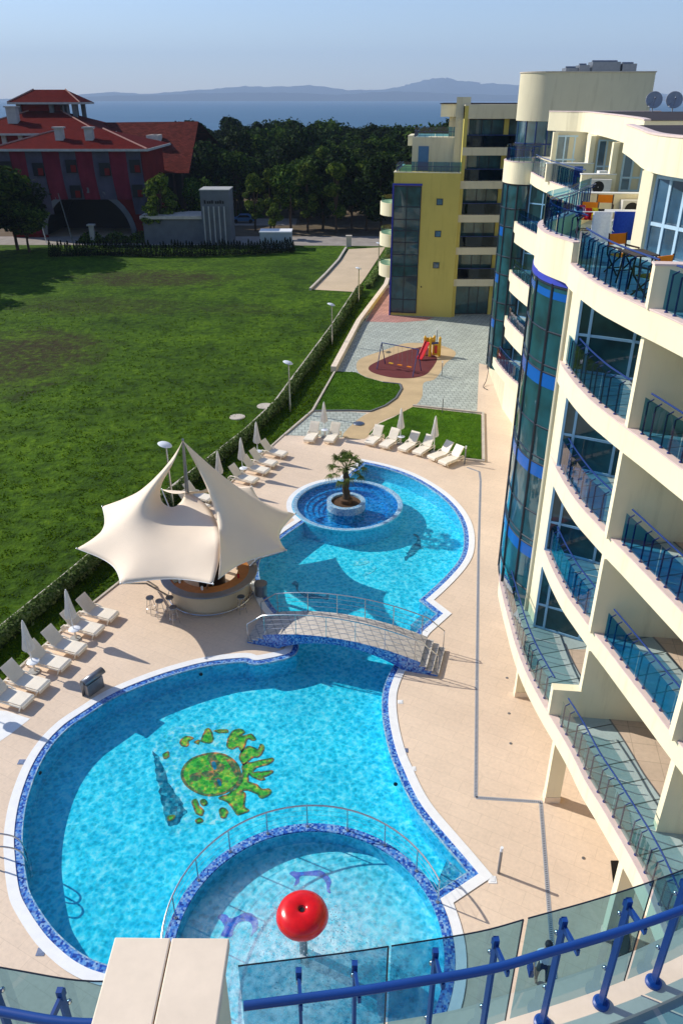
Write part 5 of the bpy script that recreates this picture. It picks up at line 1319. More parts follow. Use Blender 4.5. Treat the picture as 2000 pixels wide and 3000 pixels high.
m = MB(); m.tube([(a, b-.02, 15.0) for a, b in cyl], .05, 5); m.build('transom', 'blue_steel_dark', tg)
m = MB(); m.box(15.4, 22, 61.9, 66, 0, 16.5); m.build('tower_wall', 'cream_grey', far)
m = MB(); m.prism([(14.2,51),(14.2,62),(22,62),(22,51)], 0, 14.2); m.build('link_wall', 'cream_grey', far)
# rooftop machine on the tower
rt = thing('roof_ventilation', 'grey ventilation machinery on top of the rounded stair tower', 'ventilation unit', (18.0, 64, 19.63))
for (x0, x1, h, y) in ((16.1,17.0,.25,64.2),(17.0,17.7,.42,64.0),(17.9,19.9,.62,64.0),(20.0,21.0,.50,63.8)):
    m = MB(); m.box(x0, x1, y-.6, y+.6, 19.63, 19.63+h); m.tube([(x0+.1, y, 19.63+h), (x1-.1, y, 19.63+h)], .12, 8); m.build('machine_box', 'steel_grey', rt)
def dish(x, y, z, lab):
    t = thing('satellite_dish', lab, 'satellite dish', (x, y, z), 'satellite dishes on the roof')
    ax = Vector((-.2, -.93, .35)).normalized(); u = ax.orthogonal().normalized(); v_ = ax.cross(u); m = MB(); P = []
    for i in range(6):
        r = .44*i/5; P.append([Vector((x, y, z+.55))+u*r*math.cos(k*math.pi/10)+v_*r*math.sin(k*math.pi/10)+ax*(r*r*.45) for k in range(21)])
    m.grid(P); m.build('reflector', 'dish_grey', t, True, thick=.015)
    m = MB(); m.tube([(x, y, z), (x, y+.1, z+.5)], .04, 6); m.build('mount', 'steel_grey', t, True)
    m = MB(); m.tube([Vector((x, y, z+.1)), Vector((x, y, z+.5))+ax*.45], .012, 4); m.ell(Vector((x, y, z+.52))+ax*.45, (.05, .05, .05), 8, 5); m.build('feed_arm', 'steel_grey', t, True)
dish(17.0, 47.5, 17.32, 'left grey satellite dish on the dark roof'); dish(18.1, 47.5, 17.32, 'right grey satellite dish on the dark roof')

# ------------------------------------------------------------------ yellow wing
yl = thing('apartment_building', 'yellow and cream wing facing the camera with a tall blue framed glass strip', 'building', (9, 73, 0))
ya, yb = Vector((4.55, 72.4)), Vector((10.2, 71.5)); yd = (yb-ya).normalized(); yn = Vector((-yd.y, yd.x))
def yp(t, o=0): p = ya+yd*t+yn*o; return (p.x, p.y)
Lw = (yb-ya).length
m = MB(); m.prism([yp(0), yp(Lw), yp(Lw, 9), yp(0, 9)], 0, 12.3); m.build('wall', 'yellow_wall', yl)
m = MB(); m.sweep([yp(0, 9), yp(0, .02), yp(Lw, .02)], -.05, .18, 12.3, 12.36); m.build('parapet_cap', 'cream', yl)
railing([Vector(yp(.05, 6)), Vector(yp(.05, .1)), Vector(yp(Lw, .1))], 12.36, yl, hgt=.35, top=.42, sp=(.5, .5))
# glass strip
m = MB(); m.prism([yp(.03, -.03), yp(2.42, -.03), yp(2.42, .02), yp(.03, .02)], .25, 11.25); gs = m.build('glass_strip', 'window_teal', yl)
for t in (.06, 1.18, 2.40):
    m = MB(); m.obox((*yp(t, -.05), 5.75), (yd.x*.035, yd.y*.035, 0), (yn.x*.04, yn.y*.04, 0), (0, 0, 5.5)); m.build('mullion', 'frame_dark', gs)
for z in (.3, 1.5, 3.55, 4.5, 6.55, 7.55, 8.5, 9.55, 11.2, 5.5):
    m = MB(); m.obox((*yp(1.22, -.045), z), (yd.x*1.2, yd.y*1.2, 0), (yn.x*.03, yn.y*.03, 0), (0, 0, .04)); m.build('transom', 'frame_dark', gs)
m = MB(); m.obox((*yp(-.03, -.02), 5.7), (yd.x*.07, yd.y*.07, 0), (yn.x*.10, yn.y*.10, 0), (0, 0, 5.7)); m.build('blue_frame', 'blue_frame', yl)
m = MB(); m.obox((*yp(1.2, -.02), 11.36), (yd.x*1.28, yd.y*1.28, 0), (yn.x*.06, yn.y*.06, 0), (0, 0, .08)); m.build('blue_frame', 'blue_frame', yl)
for z in (10.0, 7.35, 4.65):
    m = MB(); m.obox((*yp(4.05, -.005), z), (yd.x*.28, yd.y*.28, 0), (yn.x*.02, yn.y*.02, 0), (0, 0, .27)); w_ = m.build('small_window', 'frame_dark', yl)
    m = MB(); m.obox((*yp(4.05, -.02), z), (yd.x*.22, yd.y*.22, 0), (yn.x*.01, yn.y*.01, 0), (0, 0, .21)); m.build('pane', 'window_blue', w_)
m = MB(); m.obox((*yp(2.8, -.01), 2.7), (yd.x*.05, yd.y*.05, 0), (yn.x*.03, yn.y*.03, 0), (0, 0, .06)); m.build('wall_fitting', 'black', yl)
# set-back upper flat on the left
m = MB(); m.prism([yp(1.35, 1.6), yp(5.9, 1.6), yp(5.9, 9), yp(1.35, 9)], 12.3, 15.0); m.build('upper_wall', 'cream_grey', yl)
m = MB(); m.obox((*yp(2.35, 1.58), 13.35), (yd.x*.45, yd.y*.45, 0), (yn.x*.03, yn.y*.03, 0), (0, 0, .95)); m.build('blue_door', 'door_blue', yl)
railing([Vector(yp(1.4, 6)), Vector(yp(1.4, 1.7)), Vector(yp(5.7, 1.7))], 15.0, yl, hgt=.35, top=.42, sp=(.5, .5))
m = MB(); m.prism([yp(.9, 2.2), yp(1.34, 2.2), yp(1.34, 6), yp(.9, 6)], 14.3, 15.1); m.build('balcony_parapet', 'cream', yl)
m = MB(); m.prism([yp(4.35, 3.0), yp(12.5, 3.0), yp(12.5, 9.5), yp(4.35, 9.5)], 15.0, 16.6); m.build('penthouse_wall', 'cream_grey', yl)
m = MB(); m.prism([yp(3.6, 2.6), yp(12.5, 2.6), yp(12.5, 10), yp(3.6, 10)], 16.55, 17.52); m.build('roof', 'cream', yl)
m = MB(); m.prism([yp(3.5, 2.5), yp(12.5, 2.5), yp(12.5, 10), yp(3.5, 10)], 17.52, 17.58); m.build('roof_coping', 'roof_dark', yl)
m = MB(); m.prism([yp(4.95, .9), yp(6.1, .9), yp(6.1, 2.4), yp(4.95, 2.4)], 12.3, 18.05); m.build('chimney_shaft', 'cream_grey', yl)
# recessed loggias on the right
RW = 16.2
m = MB(); m.prism([(10.25, 75.0), (RW+6, 75.0), (RW+6, 82), (10.25, 82)], 0, 17.4); m.build('rear_wall', 'yellow_wall', yl)
for i, z in enumerate((3.42, 6.2, 8.94, 11.68, 14.3)):
    m = MB(); m.box(10.22, RW+6, 71.7, 75, z-.62, z); m.build('balcony_slab', 'cream_grey', yl)
for z in (0.0, 3.42, 6.2, 8.94, 11.68, 14.3):
    top = z+2.1 if z > 0 else 2.78
    window(yl, (10.35, 72.75), (13.7, 72.75), z+.02, top, [0, .45, .70, 1], fm='frame_dark', gm='window_teal', transom=None, name='loggia_window')
    m = MB(); m.box(13.72, 14.12, 72.6, 75, z, top+.1); m.build('loggia_pier', 'yellow_wall', yl)
    window(yl, (14.15, 72.75), (16.4, 72.75), z+.02, top, [0, .45, 1], fm='frame_dark', gm='window_teal', name='loggia_window')
    if z > 0:
        m = MB(); m.box(10.28, 16.5, 71.80, 71.82, z+.06, z+.9); m.build('glass_panel', 'loggia_glass', yl)
        m = MB(); m.tube([(10.28, 71.82, z+.93), (16.5, 71.82, z+.93)], .03, 6)
        for k in range(8): m.box(10.3+k*.85, 10.34+k*.85, 71.83, 71.87, z, z+.93)
        m.build('railing', 'blue_steel_dark', yl)
m = MB(); m.box(10.2, 10.5, 71.72, 75, 0, 17.4); m.build('side_wall', 'yellow_wall', yl)
m = MB(); m.box(10.2, RW+6, 71.75, 75, 16.45, 17.5); m.build('roof_fascia', 'cream_grey', yl)
# rounded balconies on the left flank
for z in (3.0, 5.75, 8.45):
    m = MB(); pr = [(5.05+1.45*math.cos(R(a)), 76.2+1.9*math.sin(R(a))) for a in range(80, 281, 10)]
    m.prism(pr+[(5.2, 74.3), (5.2, 78.1)], z, z+1.1); b_ = m.build('round_balcony', 'cream', yl, True, sharp=30)
    m = MB(); m.ribbon([(5.1+1.4*math.cos(R(a)), 76.2+1.85*math.sin(R(a))) for a in range(80, 281, 10)], z+1.1, z+1.55); m.build('glass_panel', 'rail_glass_grey', b_)
# ------------------------------------------------------------------ things on the balconies
def ac(c, fx, fy, lab, w=.42):
    """outdoor unit, (fx,fy) = direction its fan faces"""
    t = thing('air_conditioner', lab, 'air conditioner', c, 'outdoor air conditioning units'); f = Vector((fx, fy)).normalized(); s = Vector((-f.y, f.x)); x, y, z = c
    m = MB(); m.obox((x, y, z+.36), (s.x*w, s.y*w, 0), (f.x*.15, f.y*.15, 0), (0, 0, .30)); m.obox((x, y, z+.03), (s.x*w*.8, s.y*w*.8, 0), (f.x*.12, f.y*.12, 0), (0, 0, .03)); m.build('casing', 'ac_white', t)
    m = MB(); k = Vector((x, y, z+.36))+Vector((f.x, f.y, 0))*.155-Vector((s.x, s.y, 0))*.10
    P = [[k+(Vector((s.x, s.y, 0))*math.cos(a*math.pi/12)+Vector((0, 0, 1))*math.sin(a*math.pi/12))*r for a in range(25)] for r in (.02, .24)]; m.grid(P); m.build('fan_grille', 'black', t)
ac((9.85, 27.75, 14.31), 0, -1, 'white outdoor air conditioner by the low wall behind the orange chairs'); ac((10.95, 35.2, 14.31), -.2, -1, 'white outdoor air conditioner on the second roof terrace, behind the first low wall')
ac((8.9, 14.55, 6.22), 0, -1, 'grey outdoor air conditioner at the back of the second lowest right balcony', .36)
def make_chair():
    t = proto('folding_chair', 'orange canvas folding chair', 'chair', 'orange canvas chairs')
    m = MB(); m.box(-.22, .22, -.20, .20, .40, .425); m.build('seat', 'orange_fabric', t)
    m = MB(); m.add([(-.24, -.24, .62), (.24, -.24, .62), (.24, -.27, .86), (-.24, -.27, .86)], [(0, 1, 2, 3)]); m.build('backrest', 'orange_fabric', t, thick=.02)
    for sx in (-1, 1):
        m = MB(); x = sx*.25; m.tube([(x, -.24, 0), (x, .22, .42)], .02, 5); m.tube([(x, .22, 0), (x, -.22, .42), (x, -.26, .88)], .02, 5); m.tube([(x, -.25, .60), (x, .24, .60), (x, .22, .40)], .022, 5); m.build('side_frame', 'wood_dark', t, True)
    m = MB(); m.tube([(-.25, -.15, .10), (.25, -.15, .10)], .015, 5); m.tube([(-.25, .18, .10), (.25, .18, .10)], .015, 5); m.build('stretcher', 'wood_dark', t, True)
    return t
ch = Series(make_chair())
TZ = 14.32
for (p, rz, l) in ((G(1712,682,TZ), 2.7, 'orange canvas chair with a black frame beside the clothes, furthest left on the terrace'), (G(1762,655,TZ), 2.9, 'bright orange canvas chair standing before the olive wall'),
                   (G(1812,800,TZ), 3.5, 'orange canvas chair at the far end of the dark wooden table'), (G(1893,868,TZ), .5, 'orange canvas chair behind the railing at the near end of the table'), (Vector((9.0, 13.7, 8.96)), 2.2, 'orange chair at the back of the balcony with the drying rack')):
    ch(tuple(p), rz, l, 'orange canvas chairs')
ch.done()
t = thing('garden_table', 'dark wooden folding table behind the blue terrace railing', 'table', tuple(G(1855, 838, 14.32)))
TP_ = G(1855, 838, TZ); tx, ty = TP_.x, TP_.y
m = MB()
for k in range(6): m.obox((tx-.25+.1*k, ty+.02*k, 15.02), (.045, .0, 0), (-.05, .40, 0), (0, 0, .012))
m.build('table_top', 'wood_dark', t)
for (dx, dy) in ((-.25, -.38), (.25, -.38), (-.3, .36), (.2, .36)):
    m = MB(); m.tube([(tx+dx, ty+dy*.9, 14.32), (tx+dx*.7, ty+dy*.8, 15.01)], .022, 5); m.build('leg', 'wood_dark', t)
def hang(a, b, z0, z1, mat, name, lab, cat, grp=None, wav=.03):
    a, b = Vector(a), Vector(b); m = MB(); n = Vector((-(b-a).y, (b-a).x)).normalized(); P = []
    for i in range(9):
        u = i/8; row = []
        for j in range(7):
            v = j/6; p = a.lerp(b, u)+n*wav*math.sin(u*9+v*2)*v; row.append((p.x, p.y, z1+(z0-z1)*v))
        P.append(row)
    m.grid(P); return tag(m.build(name, mat, None, True, thick=.012), lab, cat, grp)
def rack(x, y, z, dx, dy, lab, w=.9, d=.5, h=.95):
    t = thing('drying_rack', lab, 'drying rack', (x, y, z)); u = Vector((dx, dy)).normalized(); n = Vector((-u.y, u.x))
    def q(a, b, c): p = Vector((x, y))+u*a+n*b; return (p.x, p.y, z+c)
    m = MB(); m.tube([q(-w, -d/2, h), q(w, -d/2, h), q(w, d/2, h), q(-w, d/2, h)], .014, 5, True)
    m.build('frame', 'white_paint', t, True)
    m = MB()
    for k in range(1, 10): b = -d/2+d*k/10; m.tube([q(-w, b, h), q(w, b, h)], .005, 4)
    m.build('wires', 'white_paint', t)
    for s in (-1, 1):
        m = MB(); m.tube([q(-w*.6*s, -d/2, 0), q(w*.45*s, -d/2, h)], .014, 5); m.tube([q(-w*.6*s, d/2, 0), q(w*.45*s, d/2, h)], .014, 5); m.tube([q(-w*.6*s, -d/2, .01), q(-w*.6*s, d/2, .01)], .014, 5); m.build('leg_frame', 'white_paint', t, True)
    return q
RC = G(1772, 724, TZ)
q = rack(RC.x, RC.y, TZ, 1, -.1, 'white drying rack on the terrace hung with towels and clothes', .95, .5, .95)
a = Vector(q(.05, -.27, 0)[:2]); b = Vector(q(.75, -.27, 0)[:2]); hang(a, b, 14.55, 15.29, 'towel_blue', 'towel', 'large dark blue towel hanging on the terrace drying rack', 'towel', 'laundry on the terrace')
a = Vector(q(-.52, -.29, 0)[:2]); b = Vector(q(0, -.29, 0)[:2]); hang(a, b, 14.50, 15.28, 'towel_white', 'towel', 'pale white towel hanging left of the blue towel', 'towel', 'laundry on the terrace')
a = Vector(q(.78, -.25, 0)[:2]); b = Vector(q(1.0, -.2, 0)[:2]); hang(a, b, 14.6, 15.3, 'towel_white', 'towel', 'narrow white towel hanging right of the blue towel', 'towel', 'laundry on the terrace')
for (x0, x1, bb, mt, z1, lab) in ((-.95, -.72, -.1, 'print_cloth', 15.42, 'purple patterned garment drying beside the orange chair'), (-.72, -.55, -.2, 'cloth_red', 15.36, 'red garment between the patterned and yellow clothes'), (-.55, -.38, -.15, 'cloth_yellow', 15.36, 'bright yellow garment drying beside the red one'), (-.38, -.2, -.1, 'cloth_dark', 15.33, 'small dark garment right of the yellow one'), (.72, 1.0, .2, 'cloth_red', 15.40, 'red garment lying over the right end of the rack')):
    a = Vector(q(x0, bb, 0)[:2]); b = Vector(q(x1, bb, 0)[:2]); hang(a, b, z1-.30, z1, mt, 'garment', lab, 'clothes', 'laundry on the terrace', .05)
rack(8.15, 14.0, 8.96, .9, -.45, 'empty white drying rack standing on the right hand balcony', .85, .5, .95)
t = thing('plastic_chair', 'blue plastic chair on the further roof terrace', 'chair', (11.2, 39.5, 14.31))
m = MB(); m.box(11.0, 11.4, 39.3, 39.7, 14.70, 14.74); m.box(11.0, 11.4, 39.66, 39.70, 14.74, 15.15); m.build('seat', 'blue_spandrel', t)
for dx in (0, .36):
    for dy in (0, .36): m = MB(); m.box(11.0+dx, 11.04+dx, 39.3+dy, 39.34+dy, 14.31, 14.70); m.build('leg', 'blue_spandrel', t)
m = MB(); m.box(11.75, 12.15, 38.2, 38.6, 14.75, 15.05); tag(m.build('storage_box', 'white_paint'), 'white box standing by the stepped low walls', 'box')
m = MB(); m.box(12.2, 12.4, 38.1, 38.4, 14.75, 14.98); tag(m.build('flower_pot', 'orange_fabric'), 'small orange pot beside the white box', 'pot')

# ------------------------------------------------------------------ foreground terrace rail and stone pier
fg = thing('terrace_balustrade', 'blue steel balustrade with glass panes along the near terrace edge', 'balustrade', (0, 1.8, 14.3))
GC = spline(V2([(-2.3,1.98),(-1.7,1.80),(-1.2,1.70),(-.84,1.66),(-.36,1.72),(.0,1.765),(.2,1.795),(.53,1.85),(.75,1.91),(1.02,1.985),(1.3,2.075),(1.6,2.19),(2.1,2.42),(2.8,2.8)]), 6)
PC = offset(GC, -.03); TC = offset(GC, -.13)
def sub(pts, x0, x1): return [p for p in pts if x0 <= p.x <= x1]
CPX0, CPX1 = -.70, -.352
def yat(pts, x):
    for a, b in zip(pts[:-1], pts[1:]):
        if a.x <= x <= b.x: return a.lerp(b, (x-a.x)/(b.x-a.x))
    return pts[-1]
for (x0, x1) in ((-2.2, CPX0-.02), (CPX1-.0, 2.7)):
    pts = [yat(TC, x0)]+sub(TC, x0+.01, x1-.01)+[yat(TC, x1)]
    m = MB(); m.tube([(p.x, p.y, 15.12) for p in pts], .017, 12); m.build('handrail', 'blue_steel', fg, True)
for x in (-2.0, -1.72, -1.30, -1.03, -.16, .05, .36, .60, .885, 1.17, 1.44, 1.86, 2.14, 2.5):
    p = yat(PC, x); d = (yat(PC, x+.05)-yat(PC, x-.05)).normalized(); n = Vector((-d.y, d.x)); m = MB()
    if -.66 < x < -.4: continue
    m.obox((p.x, p.y, 14.74), (d.x*.0065, d.y*.0065, 0), (n.x*.0155, n.y*.0155, 0), (0, 0, .35))
    m.obox((p.x-n.x*.045, p.y-n.y*.045, 15.085), (d.x*.006, d.y*.006, 0), (n.x*.07, n.y*.07, 0), (0, 0, .017)); m.box(p.x-.011, p.x+.011, p.y-.011, p.y+.011, 15.08, 15.13)
    m.build('post', 'blue_steel', fg)
    m = MB(); m.lathe([(.037, .0), (.037, .015), (.029, .02), (.0, .02)], (p.x, p.y, 14.395), 20); m.build('base_flange', 'blue_steel', fg, True, sharp=30)
    m = MB(); m.ell((p.x+n.x*.03, p.y+n.y*.03, 14.62), (.012, .012, .012), 8, 5); m.ell((p.x+n.x*.03, p.y+n.y*.03, 15.0), (.012, .012, .012), 8, 5); m.build('bolts', 'steel', fg, True)
for (x0, x1) in ((-2.2, -1.6), (-1.585, -.872), (-.385, .178), (.19, .715), (.735, 1.29), (1.305, 1.9), (1.92, 2.6)):
    pts = [yat(GC, x0)]+sub(GC, x0+.01, x1-.01)+[yat(GC, x1)]
    m = MB(); m.ribbon(pts, 14.45, 15.15); m.build('glass_panel', 'rail_glass_near', fg)
    m = MB(); m.tube([(p.x, p.y, 15.15) for p in pts], .0035, 4); m.build('glass_edge', 'frame_dark', fg)
    a, b = pts[0], pts[-1]; m = MB(); m.tube([(b.x, b.y, 14.45), (b.x, b.y, 15.15)], .0035, 4); m.build('glass_edge', 'frame_dark', fg)
ft_ = thing('roof_terrace', 'near terrace floor with pale stone edge at the bottom right', 'terrace', (0, 1, 14.3))
m = MB(); q_ = offset(GC, .10); m.prism([(p.x, p.y) for p in q_]+[(2.9, -4), (-2.4, -4)], 13.75, 14.36); m.build('slab', 'cream', ft_)
m = MB(); m.sweep(GC, -.115, .125, 14.33, 14.395); m.build('edge_stone', 'stone_cap', ft_)
m = MB(); q_ = offset(GC, -.115); m.sheet([(p.x, p.y) for p in q_]+[(2.9, -4), (-2.4, -4)], 14.366); m.build('floor', 'terrace_tiles', ft_)
sp_ = thing('stone_pier', 'cream wall pier with two stone cap slabs between the glass panes', 'wall pier', (-.53, 1.3, 14.3))
c0, c1, c2_, c3 = G(337,2745,15.70), G(672,2748,15.70), G(635,3000,15.70), G(267,3000,15.70)
md0, md1 = G(502,2747,15.7), G(449,3000,15.7)
def ext(a, b, k): return Vector((a.x+(b.x-a.x)*k, a.y+(b.y-a.y)*k))
for (a, b, c, d) in ((c0, Vector(md0)-Vector((.002, 0, 0)), Vector(md1)-Vector((.002, 0, 0)), c3), (Vector(md0)+Vector((.002, 0, 0)), c1, c2_, Vector(md1)+Vector((.002, 0, 0)))):
    m = MB(); m.prism([a, b, ext(b, c, 3), ext(a, d, 3)], 15.66, 15.70); o = m.build('cap_slab', 'stone_cap', sp_)
    bv = o.modifiers.new('bevel', 'BEVEL'); bv.width = .004; bv.segments = 2
m = MB(); m.prism([Vector((c0.x+.02, c0.y-.02)), Vector((c1.x-.02, c1.y-.02)), ext(Vector((c1.x-.02, c1.y-.02)), Vector((c2_.x-.02, c2_.y-.02)), 3), ext(Vector((c0.x+.02, c0.y-.02)), Vector((c3.x+.02, c3.y-.02)), 3)], 13.7, 15.66); m.build('pier_wall', 'cream', sp_)

# ------------------------------------------------------------------ vegetation
def make_tree(name, label, mat, h, cr, nleaf, ls, seed, trunk_h=.3, lobes=16, flat=1.0, col=None):
    rs = random.getstate(); random.seed(seed)
    t = proto(name, label, 'tree')
    m = MB(); th = h*trunk_h
    m.tube([(0, 0, -.2), (random.uniform(-.1, .1), .05, th*.6), (random.uniform(-.15, .15), 0, th*1.15), (0, 0, h*.72)], [h*.020, h*.016, h*.013, h*.004], 7)
    cl = []
    for i in range(lobes):
        a = random.random()*6.283; zz = random.uniform(0, 1); rr = cr*math.sqrt(max(.04, 1-(2*zz-.9)**2))*random.uniform(.35, .85)
        c = Vector((rr*math.cos(a), rr*math.sin(a), th+(h-th)*(.10+.78*zz))); cl.append((c, cr*random.uniform(.26, .46)))
        if i < 9: m.tube([(0, 0, th*random.uniform(.8, 1.3)), c*.5+Vector((0, 0, c.z*.35)), c], [h*.008, h*.006, h*.002], 5)
    m.build('trunk', 'bark', t, True)
    m = MB(); per = nleaf//lobes
    for c, r in cl:
        for k in range(per):
            d = Vector((random.gauss(0, 1), random.gauss(0, 1), random.gauss(0, 1))).normalized(); rad = r*random.uniform(.55, 1.08)
            if random.random() < .06: rad *= 1.25
            p = c+Vector((d.x*rad, d.y*rad, d.z*rad*.8*flat)); m.leaf(p, ls*random.uniform(.6, 1.35), d*.8+Vector((0, 0, .35)))
    m.build('crown', mat, t); random.setstate(rs); return t
TP = {'round': [], 'tall': [], 'light': []}
TP['round'] = [Series(make_tree('broadleaf_tree', 'x', 'leaf_dark', 11, 4.2, 5200, .30, s, .22, 20)) for s in (1, 2)]+[Series(make_tree('broadleaf_tree', 'x', 'leaf_mid', 10, 3.6, 4800, .28, s, .25, 18)) for s in (3,)]
TP['tall'] = [Series(make_tree('poplar_tree', 'x', 'leaf_light', 11, 2.1, 3800, .26, s, .18, 18)) for s in (4, 5)]
TP['light'] = [Series(make_tree('young_tree', 'x', 'leaf_light', 8, 1.8, 2600, .22, s, .3, 14)) for s in (6, 7)]
LT = {'round': 'broad dark green tree in the wood between the lawn and the sea', 'tall': 'tall slender tree with lighter foliage in the wood behind the lawn', 'light': 'slim light green tree'}
GT = {'round': 'dark trees in the wood', 'tall': 'slender trees in the wood', 'light': 'light green young trees'}
def tree(kind, x, y, h, lab=None, w=1.0, z=0.0):
    s = random.choice(TP[kind]); base = {'round': 11, 'tall': 11, 'light': 8}[kind]
    if s.root.name.startswith('broadleaf') and s is TP['round'][-1]: base = 10
    k = h/base; s((x, y, z), random.random()*6.283, lab or LT[kind], GT[kind], (k*w, k*w, k))
def tpx(px, y): return px2x(px, y)*(CP+.555*SP)/(CP+.40*SP)
random.seed(21)
rows = [(200, 13.6, 560, 1200, 17, 'round'), (178, 13.4, 575, 1195, 15, 'round'), (160, 12.2, 560, 1190, 14, 'round'), (144, 11.0, 590, 1180, 12, 'mixed')]
for (y, h, x0, x1, n, kd) in rows:
    for i in range(n):
        px = x0+(x1-x0)*(i+.5)/n+random.uniform(-12, 12); yy = y+random.uniform(-6, 6)
        k = kd if kd != 'mixed' else random.choice(['round', 'tall', 'tall'])
        tree(k, tpx(px, yy), yy, h*random.uniform(.86, 1.08), None, random.uniform(.9, 1.15))
for (px, y, h, k) in ((745,124,8.6,'tall'),(790,126,9.2,'tall'),(850,126,9.6,'round'),(900,123,10.2,'tall'),(945,126,10.4,'round'),(985,122,10.8,'tall'),(1030,125,10.6,'round'),(1075,124,11,'tall'),(1115,122,11.2,'round'),(1150,126,11.5,'round'),(1185,121,11,'round'),(880,135,10,'round'),(1000,136,11,'round'),(1090,137,11.4,'round')):
    tree(k, tpx(px, y), y, h, None, random.uniform(.9, 1.1))
for (px, y, h) in ((600,142,10.0), (640,146,11.2), (690,140,10.8), (575,150,11.5)): tree('round', tpx(px, y), y, h, None, 1.1)
for (px, y, h) in ((1255,150,14.6), (1310,160,14.5), (1210,150,12.3), (1380,170,15.4), (1240,135,12.0)): tree('round', tpx(px, y), y, h, 'dark tree rising behind the yellow and cream wing', 1.05)
tree('light', tpx(470,114), 114, 9.6, 'slim light green tree in front of the red hotel corner, the taller one', 1.0)
tree('light', tpx(438,113), 113, 5.6, 'small light green tree in front of the red hotel, the lower one', 1.25)
tree('light', tpx(500,117), 117, 6.5, 'light green bushy tree right of the red hotel corner', 1.2)
tree('round', tpx(585,121), 121, 8.2, 'dark tree standing behind the grey concrete kiosk', .9)
tree('light', tpx(800,117), 117, 5.0, 'low light green tree right of the white container', 1.2)
for (x, y, h, l) in ((-45.2, 103, 12.2, 'big dark tree at the left picture edge before the red hotel'), (-41.3, 106, 7.2, 'lower dark tree beside the big one at the left picture edge'), (-49, 98, 12.5, 'big dark tree beyond the left picture edge'), (-47.5, 90, 11, 'dark tree beyond the left edge shading the lawn'), (-52, 106, 12.5, 'tall dark tree behind the left picture edge'),
                      (-44.5, 80.5, 8.6, 'dark tree beyond the left edge shading the middle of the lawn'), (-54, 94, 12.5, 'dark tree in the clump beyond the left edge, nearer one'), (-56.5, 101, 13, 'dark tree in the clump beyond the left edge, further one'), (-43.4, 107.5, 9.5, 'dark tree close behind the big one at the left picture edge')):
    tree('round', x, y, h, l, 1.3)
for sL in TP.values():
    for s in sL:
        if s.used: s.done()
        else: bpy.data.objects.remove(s.root)
# conifer hedge row at the far end of the lawn
def make_thuja(seed):
    random.seed(seed); t = proto('conifer_shrub', 'slim dark conifer in the row along the far end of the lawn', 'conifer', 'conifers along the far lawn edge')
    m = MB(); m.tube([(0, 0, -.05), (0, 0, .5)], .05, 5); m.build('stem', 'bark', t)
    m = MB()
    for i in range(330):
        z = random.random()**1.2; r = .34*(1-z)**.75+.02; a = random.random()*6.283; m.leaf((r*math.cos(a)*random.uniform(.7, 1.1), r*math.sin(a)*random.uniform(.7, 1.1), .08+z*1.75), .085, (math.cos(a), math.sin(a), .5))
    m.build('foliage', 'leaf_conifer', t); return t
th = [Series(make_thuja(s)) for s in (31, 32)]
random.seed(5)
tp = [G(150,752), G(300,748), G(450,752), G(620,750), G(760,745), G(860,738)]; tp = resample([Vector((p.x, p.y, 0)) for p in tp], 84)
for p in tp: random.choice(th)((p.x+random.uniform(-.05, .05), p.y+random.uniform(-.15, .15), -.03), random.random()*6, None, None, (random.uniform(.85, 1.15),)*2+(random.uniform(.8, 1.15),))
for s in th: s.done()
for i, (px, l) in enumerate(((255, 'left'), (330, 'middle'), (400, 'right'))):
    random.seed(60+i); c = Vector((tpx(px, 113.5), 113.5, 0)); t = thing('shrub', 'dark low shrub bed before the arch of the red hotel, %s part' % l, 'shrub', c); m = MB()
    for k in range(1500):
        a = random.random()*6.283; r = math.sqrt(random.random()); z = random.random(); m.leaf((c.x+2.1*r*math.cos(a), c.y+1.0*r*math.sin(a), (1-r*r)*1.5*z+.1), .16)
    m.build('foliage', 'leaf_mid', t)
# clipped hedge with a concrete kerb
def hedge(line, wd, ht, lab, n, ls=.07):
    t = thing('hedge', lab, 'hedge', (line[0].x, line[0].y, 0)); m = MB(); ds = [0]
    for a, b in zip(line[:-1], line[1:]): ds.append(ds[-1]+(b-a).length)
    for i in range(n):
        s = random.random()*ds[-1]; k = 0
        while k < len(ds)-2 and ds[k+1] < s: k += 1
        p = line[k].lerp(line[k+1], (s-ds[k])/(ds[k+1]-ds[k])); d = (line[k+1]-line[k]).normalized(); nn = Vector((-d.y, d.x)); o = random.uniform(-1, 1)
        e = noise.noise(Vector((s*.8, 0, 0)))*.12; zz = random.random(); z = ht*(1+e)*(1-.25*o*o)*(zz**.35); q = p+nn*o*wd/2*(1+e)
        far_ = 1+max(0, p.y-30)/60; m.leaf((q.x, q.y, z), ls*random.uniform(.6, 1.5)*far_, (nn.x*o, nn.y*o, .8))
    m.build('foliage', 'leaf_hedge', t)
    m = MB(); m.sweep(line, -wd*.25, wd*.25, -.05, ht*.45); m.build('twigs', 'hedge_core', t)
hl = V2([G(10,1845), G(179,1707), G(440,1487), G(713,1272), G(800,1189), G(965,966), G(1041,850)])
hl = [Vector((p.x+.55, p.y-.1)) for p in hl]; hl = [Vector((hl[0].x-2.3, hl[0].y-6.2))]+hl
random.seed(8)
hedge(hl[:4], .62, .62, 'clipped green hedge behind the lower left loungers', 15000); hedge(hl[3:], .62, .62, 'clipped green hedge between the big lawn and the lamp posts', 16000)
hl2 = V2([G(1052,846), G(1105,768), G(1140,705)]); hl2 = [Vector((p.x+.9, p.y)) for p in hl2]
hedge(hl2, .8, .75, 'clipped green hedge along the sandy drive', 3500, .06)
kb = [Vector((p.x-.42, p.y+.05)) for p in hl]
m = MB(); m.sweep(kb, -.09, .09, -.06, .34); tag(m.build('garden_kerb', 'kerb'), 'long thin concrete kerb between the big lawn and the hedge', 'kerb')
